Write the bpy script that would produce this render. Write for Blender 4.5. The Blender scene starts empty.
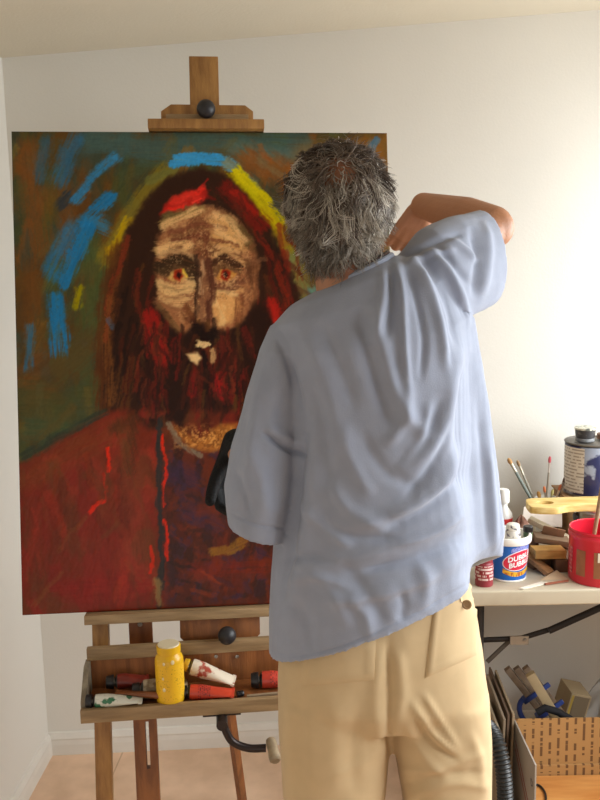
import bpy, bmesh, math, random
import numpy as np
from mathutils import Vector, Matrix
from mathutils.bvhtree import BVHTree

random.seed(7)
np.random.seed(7)
scene = bpy.context.scene
COL = scene.collection
PI = math.pi

# ------------------------------------------------------------------ camera
F = 900.0
CAM = np.array([0.0, 0.0, 1.6])
_p, _r = math.radians(9.2), math.radians(1.1)
FW = np.array([0, math.cos(_p), -math.sin(_p)])
_R0 = np.array([1.0, 0, 0]); _U0 = np.cross(_R0, FW)
RT = _R0 * math.cos(_r) - _U0 * math.sin(_r)
UP = np.cross(RT, FW)
cd = bpy.data.cameras.new('camera')
cd.sensor_fit = 'VERTICAL'; cd.sensor_height = 36.0; cd.lens = F / 800 * 36.0
cd.clip_start = 0.05
cam = bpy.data.objects.new('camera', cd)
COL.objects.link(cam)
cam.matrix_world = Matrix(((RT[0], UP[0], -FW[0], CAM[0]), (RT[1], UP[1], -FW[1], CAM[1]),
                           (RT[2], UP[2], -FW[2], CAM[2]), (0, 0, 0, 1)))
scene.camera = cam

# ------------------------------------------------------------------ light
scene.view_settings.view_transform = 'Standard'
scene.view_settings.look = 'None'
scene.view_settings.gamma = 1.0
scene.view_settings.use_curve_mapping = False
scene.view_settings.exposure = 0.20
world = bpy.data.worlds.new('daylight')
scene.world = world
world.use_nodes = True
wb = world.node_tree.nodes['Background']
wb.inputs[0].default_value = (1.0, 0.93, 0.82, 1)
wb.inputs[1].default_value = 0.23


def area(name, loc, target, sx, sy, power, col):
    l = bpy.data.lights.new(name, 'AREA')
    l.shape = 'RECTANGLE'; l.size = sx; l.size_y = sy; l.energy = power; l.color = col
    o = bpy.data.objects.new(name, l); COL.objects.link(o)
    o.location = loc
    d = Vector(target) - Vector(loc)
    o.rotation_euler = d.to_track_quat('-Z', 'Y').to_euler()
    return o


WX = 1.62           # inner face of the right-hand wall
WIN = area('window_daylight', (WX + 0.03, 2.28, 1.36), (0, 2.28, 0.9), 0.72, 1.2, 28, (0.94, 0.98, 1.0))
SD = area('side_window_daylight', (WX + 0.03, 1.2, 1.45), (0, 1.3, 0.35), 1.3, 1.0, 23, (0.92, 0.97, 1.0))
SD.data.spread = math.radians(130)
REAR_FILL = area('added_rear_fill', (-0.35, -1.5, 0.75), (-0.7, 2.7, 0.0), 0.9, 1.4, 2, (1.0, 0.98, 0.95))  # invented fill lamp behind the camera, brightens floor and lower left wall
REAR_FILL.data.spread = math.radians(90)


# ------------------------------------------------------------------ pixel helpers for layout
def ray(px, py):
    return FW + RT * (px - 300) / F + UP * (400 - py) / F


def at(px, py, Y):
    d = ray(px, py); return CAM + d * ((Y - CAM[1]) / d[1])


def atz(px, py, z):
    d = ray(px, py); return CAM + d * ((z - CAM[2]) / d[2])


def proj(P):
    D = np.asarray(P) - CAM
    z = D @ FW
    return 300 + F * (D @ RT) / z, 400 - F * (D @ UP) / z


# ------------------------------------------------------------------ materials
def lin(c):
    c = np.asarray(c, float) / 255.0
    return np.where(c <= 0.04045, c / 12.92, ((c + 0.055) / 1.055) ** 2.4)


def s2l(c):
    v = lin(c); return (float(v[0]), float(v[1]), float(v[2]), 1)


MATS = {}


def mat(name, col, rough=0.6, var=0.0, scale=8.0, bump=0.0, bscale=60.0, metal=0.0, stretch=None, col2=None,
        spec=0.5, contrast=(0.35, 0.65), sheen=0.0, detail=4.0):
    if name in MATS:
        return MATS[name]
    m = bpy.data.materials.new(name); m.use_nodes = True
    nt = m.node_tree; b = nt.nodes['Principled BSDF']
    b.inputs['Roughness'].default_value = rough
    b.inputs['Metallic'].default_value = metal
    b.inputs['Specular IOR Level'].default_value = spec
    if sheen:
        b.inputs['Sheen Weight'].default_value = sheen
    base = s2l(col)
    b.inputs['Base Color'].default_value = base
    tc = nt.nodes.new('ShaderNodeTexCoord')
    vec = tc.outputs['Object']
    if stretch:
        mp = nt.nodes.new('ShaderNodeMapping'); mp.inputs['Scale'].default_value = stretch
        nt.links.new(vec, mp.inputs[0]); vec = mp.outputs[0]
    if var or col2:
        n = nt.nodes.new('ShaderNodeTexNoise'); n.inputs['Scale'].default_value = scale
        n.inputs['Detail'].default_value = detail
        nt.links.new(vec, n.inputs[0])
        r = nt.nodes.new('ShaderNodeValToRGB')
        r.color_ramp.elements[0].position, r.color_ramp.elements[1].position = contrast
        c2 = s2l(col2) if col2 else tuple(x * (1 - var) for x in base[:3]) + (1,)
        r.color_ramp.elements[0].color = c2
        r.color_ramp.elements[1].color = base
        nt.links.new(n.outputs[0], r.inputs[0]); nt.links.new(r.outputs[0], b.inputs['Base Color'])
    if bump:
        n2 = nt.nodes.new('ShaderNodeTexNoise'); n2.inputs['Scale'].default_value = bscale
        n2.inputs['Detail'].default_value = 5
        nt.links.new(vec, n2.inputs[0])
        bp = nt.nodes.new('ShaderNodeBump'); bp.inputs['Strength'].default_value = bump
        bp.inputs['Distance'].default_value = 0.01
        nt.links.new(n2.outputs[0], bp.inputs['Height']); nt.links.new(bp.outputs[0], b.inputs['Normal'])
    MATS[name] = m
    return m


def vcol_mat(name, rough=0.5, bump=0.0, bscale=300, spec=0.5):
    m = bpy.data.materials.new(name); m.use_nodes = True
    nt = m.node_tree; b = nt.nodes['Principled BSDF']
    b.inputs['Roughness'].default_value = rough
    b.inputs['Specular IOR Level'].default_value = spec
    a = nt.nodes.new('ShaderNodeAttribute'); a.attribute_name = 'Col'
    nt.links.new(a.outputs['Color'], b.inputs['Base Color'])
    if bump:
        tc = nt.nodes.new('ShaderNodeTexCoord')
        n2 = nt.nodes.new('ShaderNodeTexNoise'); n2.inputs['Scale'].default_value = bscale
        nt.links.new(tc.outputs['Object'], n2.inputs[0])
        bp = nt.nodes.new('ShaderNodeBump'); bp.inputs['Strength'].default_value = bump
        bp.inputs['Distance'].default_value = 0.005
        nt.links.new(n2.outputs[0], bp.inputs['Height']); nt.links.new(bp.outputs[0], b.inputs['Normal'])
    MATS[name] = m
    return m


def print_mat(name, base, ink, lines=250.0, words=180.0, thresh=0.5, rough=0.5, axis='Z', gap=0.5):
    """rows of illegible small print on a label: rows along one axis, broken into word-like dashes"""
    m = bpy.data.materials.new(name); m.use_nodes = True
    nt = m.node_tree; b = nt.nodes['Principled BSDF']; b.inputs['Roughness'].default_value = rough
    tc = nt.nodes.new('ShaderNodeTexCoord'); sp = nt.nodes.new('ShaderNodeSeparateXYZ')
    nt.links.new(tc.outputs['Object'], sp.inputs[0])

    def math_(op, a, v):
        n = nt.nodes.new('ShaderNodeMath'); n.operation = op
        for i, q in enumerate((a, v)):
            if q is None: continue
            if isinstance(q, (int, float)): n.inputs[i].default_value = q
            else: nt.links.new(q, n.inputs[i])
        return n.outputs[0]
    row = math_('MULTIPLY', sp.outputs[axis], lines)
    fr = math_('FRACT', row, None); fl = math_('FLOOR', row, None)
    inrow = math_('LESS_THAN', fr, gap)
    oth = [q for q in 'XYZ' if q != axis]
    cx = nt.nodes.new('ShaderNodeCombineXYZ')
    nt.links.new(math_('MULTIPLY', sp.outputs[oth[0]], words), cx.inputs[0])
    nt.links.new(math_('MULTIPLY', sp.outputs[oth[1]], words), cx.inputs[1])
    nt.links.new(math_('MULTIPLY', fl, 7.31), cx.inputs[2])
    n = nt.nodes.new('ShaderNodeTexNoise'); n.inputs['Scale'].default_value = 1.0; n.inputs['Detail'].default_value = 2
    nt.links.new(cx.outputs[0], n.inputs[0])
    on = math_('GREATER_THAN', n.outputs[0], thresh)
    fac = math_('MULTIPLY', inrow, on)
    mx = nt.nodes.new('ShaderNodeMix'); mx.data_type = 'RGBA'
    nt.links.new(fac, mx.inputs[0]); mx.inputs[6].default_value = s2l(base); mx.inputs[7].default_value = s2l(ink)
    nt.links.new(mx.outputs[2], b.inputs['Base Color'])
    MATS[name] = m
    return m


# ------------------------------------------------------------------ mesh builder
def frame(o, x, y, z):
    return np.array([[x[0], y[0], z[0], o[0]], [x[1], y[1], z[1], o[1]], [x[2], y[2], z[2], o[2]], [0, 0, 0, 1.0]])


def nrm(v):
    v = np.asarray(v, float); return v / (np.linalg.norm(v) + 1e-12)


def fr_dir(o, zdir, xhint=(1, 0, 0)):
    z = nrm(zdir); x = np.asarray(xhint, float); x = x - z * (x @ z)
    if np.linalg.norm(x) < 1e-4:
        x = np.array([0, 1.0, 0]) - z * z[1]
    x = nrm(x); return frame(o, x, np.cross(z, x), z)


def rotz(o, a):
    return frame(o, (math.cos(a), math.sin(a), 0), (-math.sin(a), math.cos(a), 0), (0, 0, 1))


ID = np.eye(4)


class MB:
    def __init__(s):
        s.v = []; s.f = []

    def add(s, vs, fs, M=None):
        b = len(s.v)
        vs = np.asarray(vs, float)
        if M is not None:
            vs = vs @ M[:3, :3].T + M[:3, 3]
        s.v.extend(map(tuple, vs)); s.f.extend([tuple(i + b for i in f) for f in fs])
        return s

    def box(s, x0, x1, y0, y1, z0, z1, M=None):
        vs = [(x, y, z) for x in (x0, x1) for y in (y0, y1) for z in (z0, z1)]
        fs = [(0, 1, 3, 2), (4, 6, 7, 5), (0, 4, 5, 1), (2, 3, 7, 6), (0, 2, 6, 4), (1, 5, 7, 3)]
        return s.add(vs, fs, M)

    def prism(s, poly, y0, y1, M=None):
        """polygon in local x,z extruded along local y"""
        n = len(poly)
        vs = [(p[0], y0, p[1]) for p in poly] + [(p[0], y1, p[1]) for p in poly]
        fs = [tuple(range(n)), tuple(range(2 * n - 1, n - 1, -1))]
        fs += [(i, i + n, (i + 1) % n + n, (i + 1) % n) for i in range(n)]
        return s.add(vs, fs, M)

    def lathe(s, prof, M=None, seg=32, sx=1.0, sy=1.0):
        """profile of (r, z) about local z; closed with caps where r > 0"""
        vs = []; fs = []
        for (r, z) in prof:
            for k in range(seg):
                a = 2 * PI * k / seg
                vs.append((r * math.cos(a) * sx, r * math.sin(a) * sy, z))
        n = len(prof)
        for i in range(n - 1):
            for k in range(seg):
                k2 = (k + 1) % seg
                fs.append((i * seg + k, i * seg + k2, (i + 1) * seg + k2, (i + 1) * seg + k))
        fs.append(tuple(range(seg - 1, -1, -1))); fs.append(tuple((n - 1) * seg + k for k in range(seg)))
        return s.add(vs, fs, M)

    def tube(s, pts, rad, seg=12, round_caps=False, flat=None):
        pts = [np.asarray(p, float) for p in pts]
        if np.isscalar(rad): rad = [rad] * len(pts)
        rad = list(rad)
        if round_caps:
            P = []; Rr = []
            d0 = nrm(pts[0] - pts[1]); d1 = nrm(pts[-1] - pts[-2])
            for a in (0.15, 0.45, 0.8):
                P.append(pts[0] + d0 * rad[0] * math.cos(a * PI / 2)); Rr.append(rad[0] * math.sin(a * PI / 2))
            P += pts; Rr += rad
            for a in (0.8, 0.45, 0.15):
                P.append(pts[-1] + d1 * rad[-1] * math.cos(a * PI / 2)); Rr.append(rad[-1] * math.sin(a * PI / 2))
            pts, rad = P, Rr
        n = len(pts); vs = []; fs = []
        t0 = nrm(pts[1] - pts[0])
        x = np.array([1.0, 0, 0]) if abs(t0[0]) < 0.8 else np.array([0, 0, 1.0])
        for i in range(n):
            t = nrm(pts[min(i + 1, n - 1)] - pts[max(i - 1, 0)])
            x = nrm(x - t * (x @ t)); y = np.cross(t, x)
            for k in range(seg):
                a = 2 * PI * k / seg
                vs.append(pts[i] + (x * math.cos(a) + y * math.sin(a) * (flat or 1.0)) * rad[i])
        for i in range(n - 1):
            for k in range(seg):
                k2 = (k + 1) % seg
                fs.append((i * seg + k, i * seg + k2, (i + 1) * seg + k2, (i + 1) * seg + k))
        fs.append(tuple(range(seg - 1, -1, -1))); fs.append(tuple((n - 1) * seg + k for k in range(seg)))
        return s.add(vs, fs)

    def ball(s, c, r, seg=20, rings=12, M=None):
        r = np.ones(3) * r
        vs = []; fs = []
        for i in range(1, rings):
            th = PI * i / rings
            for k in range(seg):
                a = 2 * PI * k / seg
                vs.append((r[0] * math.sin(th) * math.cos(a), r[1] * math.sin(th) * math.sin(a), r[2] * math.cos(th)))
        nt_ = len(vs); vs.append((0, 0, r[2])); vs.append((0, 0, -r[2]))
        for i in range(rings - 2):
            for k in range(seg):
                k2 = (k + 1) % seg
                fs.append((i * seg + k, (i + 1) * seg + k, (i + 1) * seg + k2, i * seg + k2))
        for k in range(seg):
            k2 = (k + 1) % seg
            fs.append((nt_, k, k2)); fs.append((nt_ + 1, (rings - 2) * seg + k2, (rings - 2) * seg + k))
        vs = np.array(vs)
        if M is not None: vs = vs @ M[:3, :3].T
        return s.add(vs + np.asarray(c), fs)

    def loft(s, rings, cap=True):
        """rings: list of (n,3) arrays with equal n"""
        n = len(rings[0]); vs = np.concatenate(rings); fs = []
        for i in range(len(rings) - 1):
            for k in range(n):
                k2 = (k + 1) % n
                fs.append((i * n + k, i * n + k2, (i + 1) * n + k2, (i + 1) * n + k))
        if cap:
            fs.append(tuple(range(n - 1, -1, -1))); fs.append(tuple((len(rings) - 1) * n + k for k in range(n)))
        return s.add(vs, fs)

    def mesh(s, name, origin=(0, 0, 0)):
        me = bpy.data.meshes.new(name)
        vs = np.asarray(s.v) - np.asarray(origin)
        me.from_pydata([tuple(p) for p in vs], [], s.f)
        bm = bmesh.new(); bm.from_mesh(me)
        bmesh.ops.recalc_face_normals(bm, faces=bm.faces)
        bm.to_mesh(me); bm.free()
        return me

    def build(s, name, m, parent=None, bevel=0.0, smooth=True, angle=40, bseg=2):
        if parent is not None:
            o_ = np.array(root_loc(parent))
        else:
            a = np.asarray(s.v); o_ = np.array([(a[:, 0].min() + a[:, 0].max()) / 2, (a[:, 1].min() + a[:, 1].max()) / 2, a[:, 2].min()])
        me = s.mesh(name, o_)
        me.materials.append(m)
        ob = bpy.data.objects.new(name, me); COL.objects.link(ob)
        if parent is not None: ob.parent = parent
        else: ob.location = o_
        finish(ob, bevel, smooth, angle, bseg)
        return ob


def root_loc(o):
    while o.parent is not None: o = o.parent
    return o.location


def finish(ob, bevel=0.0, smooth=True, angle=40, bseg=2):
    me = ob.data
    if bevel > 0:
        bm = bmesh.new(); bm.from_mesh(me)
        es = [e for e in bm.edges if len(e.link_faces) == 2 and e.calc_face_angle(0) > math.radians(30)]
        bmesh.ops.bevel(bm, geom=es, offset=bevel, segments=bseg, affect='EDGES', profile=0.6, clamp_overlap=True)
        bm.to_mesh(me); bm.free()
    if smooth:
        bm = bmesh.new(); bm.from_mesh(me)
        for f in bm.faces: f.smooth = True
        lim = math.radians(angle)
        for e in bm.edges:
            if len(e.link_faces) == 2: e.smooth = e.calc_face_angle(0) < lim
        bm.to_mesh(me); bm.free()


def thing(name, label, cat, loc, group=None):
    o = bpy.data.objects.new(name, None); COL.objects.link(o)
    o.empty_display_size = 0.05
    o.location = [float(q) for q in loc]
    o['label'] = label; o['category'] = cat
    if group: o['group'] = group
    return o


def tag(o, label, cat, group=None):
    o['label'] = label; o['category'] = cat
    if group: o['group'] = group
    return o


def struct(o):
    o['kind'] = 'structure'; return o


def set_mesh_vcol(me, cols):
    ca = me.color_attributes.new('Col', 'FLOAT_COLOR', 'POINT')
    a = np.ones((len(me.vertices), 4), np.float32); a[:, :3] = cols
    ca.data.foreach_set('color', a.ravel())


def vnoise(x, y, seed=0):
    """value noise on arrays, 0..1"""
    rs = np.random.RandomState(seed); L = rs.rand(64, 64)
    xi = np.floor(x).astype(int); yi = np.floor(y).astype(int)
    fx = x - xi; fy = y - yi; fx = fx * fx * (3 - 2 * fx); fy = fy * fy * (3 - 2 * fy)
    g = lambda a, b: L[a % 64, b % 64]
    return (g(xi, yi) * (1 - fx) + g(xi + 1, yi) * fx) * (1 - fy) + (g(xi, yi + 1) * (1 - fx) + g(xi + 1, yi + 1) * fx) * fy


def fbm(x, y, seed=0, oct=4):
    t = 0; a = 0.5; n = 0
    for i in range(oct):
        t = t + a * vnoise(x * 2 ** i, y * 2 ** i, seed + i * 13); n += a; a *= 0.5
    return t / n


def seg_dist(X, Y, pts):
    """distance to polyline and normalised arc position"""
    best = np.full(X.shape, 1e9); tpos = np.zeros(X.shape)
    pts = np.asarray(pts, float)
    L = [np.linalg.norm(pts[i + 1] - pts[i]) for i in range(len(pts) - 1)]; tot = sum(L); acc = 0
    for i in range(len(pts) - 1):
        ax, ay = pts[i]; bx, by = pts[i + 1]
        dx, dy = bx - ax, by - ay; l2 = dx * dx + dy * dy
        t = np.clip(((X - ax) * dx + (Y - ay) * dy) / l2, 0, 1)
        d = np.hypot(X - ax - t * dx, Y - ay - t * dy)
        m = d < best
        best = np.where(m, d, best); tpos = np.where(m, (acc + t * L[i]) / tot, tpos)
        acc += L[i]
    return best, tpos


def spline(pts, n, closed=False):
    """Catmull-Rom through pts"""
    P = [np.asarray(p, float) for p in pts]; N = len(P); out = []
    segs = N if closed else N - 1
    for i in range(segs):
        if closed: a, b, c, d = P[i - 1], P[i], P[(i + 1) % N], P[(i + 2) % N]
        else: a, b, c, d = P[max(i - 1, 0)], P[i], P[i + 1], P[min(i + 2, N - 1)]
        for k in range(n):
            t = k / n
            out.append(0.5 * ((2 * b) + (-a + c) * t + (2 * a - 5 * b + 4 * c - d) * t * t + (-a + 3 * b - 3 * c + d) * t ** 3))
    if not closed: out.append(P[-1])
    return np.array(out)


def remesh(mb, name, voxel, smooth=4):
    me = mb.mesh(name + '_raw')
    o = bpy.data.objects.new('tmp', me); COL.objects.link(o)
    md = o.modifiers.new('r', 'REMESH'); md.mode = 'VOXEL'; md.voxel_size = voxel; md.adaptivity = 0
    if smooth:
        sm = o.modifiers.new('s', 'SMOOTH'); sm.factor = 0.5; sm.iterations = smooth
    dg = bpy.context.evaluated_depsgraph_get()
    m2 = bpy.data.meshes.new_from_object(o.evaluated_get(dg))
    bpy.data.objects.remove(o); bpy.data.meshes.remove(me)
    m2.name = name
    m2.polygons.foreach_set('use_smooth', [True] * len(m2.polygons))
    return m2


def mesh_arrays(me):
    n = len(me.vertices)
    co = np.empty(n * 3, np.float32); me.vertices.foreach_get('co', co)
    no = np.empty(n * 3, np.float32); me.vertices.foreach_get('normal', no)
    return co.reshape(-1, 3).astype(float), no.reshape(-1, 3).astype(float)


def text_mesh(s, size=0.02, bold=0.0):
    cu = bpy.data.curves.new('t', 'FONT'); cu.body = s; cu.size = size; cu.align_x = 'CENTER'; cu.align_y = 'CENTER'
    cu.offset = bold; cu.resolution_u = 3
    o = bpy.data.objects.new('t', cu); COL.objects.link(o)
    dg = bpy.context.evaluated_depsgraph_get()
    me = bpy.data.meshes.new_from_object(o.evaluated_get(dg))
    vs = np.array([v.co[:] for v in me.vertices]); fs = [tuple(p.vertices) for p in me.polygons]
    bpy.data.objects.remove(o); bpy.data.curves.remove(cu); bpy.data.meshes.remove(me)
    return vs, fs


# ================================================================== setting
KW = 0.0520                       # the back wall runs slightly away to the right
BW0 = 2.774
wall_m = mat('wall_paint', (226, 222, 213), 0.75, var=0.035, scale=2.5, bump=0.05, bscale=140, spec=0.2)
ceil_m = mat('ceiling_paint', (214, 204, 184), 0.85, var=0.04, scale=2, bump=0.1, bscale=120, spec=0.2)
trim_m = mat('trim_paint', (228, 223, 213), 0.45, var=0.06, scale=14, spec=0.35)


def wy(x): return BW0 + KW * x


X0, X1 = -0.8434, WX
YB = -1.6                         # the room goes on behind the camera


def lx(y): return X0 - 0.029 * (2.73 - y)


def cz(x): return 2.236 + 0.070 * x


# floor : concrete / pale tile with grout lines and scuffs
fm = bpy.data.materials.new('floor_tile'); fm.use_nodes = True
nt = fm.node_tree; b = nt.nodes['Principled BSDF']; b.inputs['Roughness'].default_value = 0.38
tc = nt.nodes.new('ShaderNodeTexCoord')
mp = nt.nodes.new('ShaderNodeMapping'); mp.inputs['Rotation'].default_value = (0, 0, 0.05); mp.inputs['Location'].default_value = (0.13, 0.33, 0)
nt.links.new(tc.outputs['Object'], mp.inputs[0])
br = nt.nodes.new('ShaderNodeTexBrick'); br.offset = 0.0
br.inputs['Scale'].default_value = 1.0; br.inputs['Brick Width'].default_value = 0.9; br.inputs['Row Height'].default_value = 0.9
br.inputs['Mortar Size'].default_value = 0.003; br.inputs['Mortar Smooth'].default_value = 0.4
br.inputs['Color1'].default_value = s2l((230, 195, 164)); br.inputs['Color2'].default_value = s2l((228, 193, 162)); br.inputs['Mortar'].default_value = s2l((198, 163, 134))
nt.links.new(mp.outputs[0], br.inputs['Vector'])
n1 = nt.nodes.new('ShaderNodeTexNoise'); n1.inputs['Scale'].default_value = 9; n1.inputs['Detail'].default_value = 8
nt.links.new(tc.outputs['Object'], n1.inputs[0])
r1 = nt.nodes.new('ShaderNodeValToRGB'); r1.color_ramp.elements[0].position = 0.36; r1.color_ramp.elements[1].position = 0.66
r1.color_ramp.elements[0].color = (0.86, 0.82, 0.78, 1); r1.color_ramp.elements[1].color = (1.06, 1.05, 1.05, 1)
nt.links.new(n1.outputs[0], r1.inputs[0])
mx = nt.nodes.new('ShaderNodeMix'); mx.data_type = 'RGBA'; mx.blend_type = 'MULTIPLY'; mx.inputs[0].default_value = 1
nt.links.new(br.outputs[0], mx.inputs[6]); nt.links.new(r1.outputs[0], mx.inputs[7]); nt.links.new(mx.outputs[2], b.inputs['Base Color'])

mb = MB(); mb.add([(lx(YB) - .1, YB, 0), (X1 + .1, YB, 0), (X1 + .1, wy(X1) + .1, 0), (lx(2.73) - .1, wy(X0) + .1, 0),
                   (lx(YB) - .1, YB, -.1), (X1 + .1, YB, -.1), (X1 + .1, wy(X1) + .1, -.1), (lx(2.73) - .1, wy(X0) + .1, -.1)],
                  [(0, 1, 2, 3), (7, 6, 5, 4), (0, 4, 5, 1), (1, 5, 6, 2), (2, 6, 7, 3), (3, 7, 4, 0)])
struct(mb.build('floor', fm))
mb = MB()
a0, a1 = X0 - .12, X1 + .12
mb.add([(a0, wy(a0), 0), (a1, wy(a1), 0), (a1, wy(a1), 2.6), (a0, wy(a0), 2.6),
        (a0, wy(a0) + .1, 0), (a1, wy(a1) + .1, 0), (a1, wy(a1) + .1, 2.6), (a0, wy(a0) + .1, 2.6)],
       [(0, 1, 2, 3), (7, 6, 5, 4), (0, 4, 5, 1), (1, 5, 6, 2), (2, 6, 7, 3), (3, 7, 4, 0)])
struct(mb.build('wall_back', wall_m))
mb = MB()
ya, yb_ = YB, 2.76
mb.add([(lx(ya), ya, 0), (lx(yb_), yb_, 0), (lx(yb_), yb_, 2.6), (lx(ya), ya, 2.6),
        (lx(ya) - .1, ya, 0), (lx(yb_) - .1, yb_, 0), (lx(yb_) - .1, yb_, 2.6), (lx(ya) - .1, ya, 2.6)],
       [(0, 1, 2, 3), (7, 6, 5, 4), (0, 4, 5, 1), (1, 5, 6, 2), (2, 6, 7, 3), (3, 7, 4, 0)])
struct(mb.build('wall_left', wall_m))
mb = MB()
q0, q1 = -1.1, X1 + .1
mb.add([(q0, YB, cz(q0)), (q1, YB, cz(q1)), (q1, 2.95, cz(q1)), (q0, 2.95, cz(q0)),
        (q0, YB, cz(q0) + .1), (q1, YB, cz(q1) + .1), (q1, 2.95, cz(q1) + .1), (q0, 2.95, cz(q0) + .1)],
       [(0, 1, 2, 3), (7, 6, 5, 4), (0, 4, 5, 1), (1, 5, 6, 2), (2, 6, 7, 3), (3, 7, 4, 0)])
struct(mb.build('ceiling', ceil_m))
# right wall with the window opening (outside the frame, it is where the daylight comes in)
mb = MB()
wy0, wy1, wz0, wz1 = 0.38, 2.52, 0.86, 1.98
mb.box(X1, X1 + .1, YB, wy0, 0, 2.6).box(X1, X1 + .1, wy1, 2.95, 0, 2.6).box(X1, X1 + .1, wy0, wy1, 0, wz0).box(X1, X1 + .1, wy0, wy1, wz1, 2.6)
struct(mb.build('wall_right', wall_m))
wn = struct(MB().box(X1 + .07, X1 + .1, wy0, wy1, wz0, wz0 + .04).box(X1 + .07, X1 + .1, wy0, wy1, wz1 - .04, wz1)
            .box(X1 + .07, X1 + .1, wy0, wy0 + .04, wz0, wz1).box(X1 + .07, X1 + .1, wy1 - .04, wy1, wz0, wz1).build('window_1', trim_m))


def baseboard(name, p0, p1, inward):
    p0 = np.array(p0); p1 = np.array(p1); x = nrm(p1 - p0); L = np.linalg.norm(p1 - p0)
    M = frame(p0, np.array(inward), x, (0, 0, 1))
    prof = [(0, 0), (.014, 0), (.014, .035), (.012, .050), (.013, .056), (.010, .064), (.006, .074), (0, .076)]
    mb = MB(); n = len(prof)
    vs = [(q[0], 0, q[1]) for q in prof] + [(q[0], L, q[1]) for q in prof]
    fs = [tuple(range(n)), tuple(range(2 * n - 1, n - 1, -1))] + [(i, (i + 1) % n, (i + 1) % n + n, i + n) for i in range(n)]
    mb.add(vs, fs, M)
    return struct(mb.build(name, trim_m, smooth=False))


baseboard('baseboard_back', (X0, wy(X0), 0), (X1, wy(X1), 0), nrm((KW, -1, 0)))
baseboard('baseboard_left', (lx(YB), YB, 0), (lx(2.72), 2.72, 0), nrm((1, -.029, 0)))

# ================================================================== painting on the easel
BL = np.array([-0.6589, 2.0, 0.7787])
yaw, lean, roll = 0.0962, 0.1687, -0.0102
PW, PH = 0.895, 1.135
EU = np.array([math.cos(yaw) * math.cos(roll), math.sin(yaw) * math.cos(roll), math.sin(roll)])
_n0 = np.array([math.sin(yaw), -math.cos(yaw), 0])
EZ = np.array([0, 0, 1.0]) * math.cos(lean) - _n0 * math.sin(lean)
EZ -= EU * (EZ @ EU); EZ = nrm(EZ)
EB = np.cross(EZ, EU)             # towards the wall
EF = frame(BL, EU, EB, EZ)        # easel frame: x along the canvas, y backwards, z up the canvas


def ex(px, py, y=0.0):
    """photo pixel on the plane easel-y = y -> easel (x, z)"""
    d = ray(px, py); o = BL + EB * y
    t = ((o - CAM) @ EB) / (d @ EB); P = CAM + d * t - BL
    return P @ EU, P @ EZ


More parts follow.
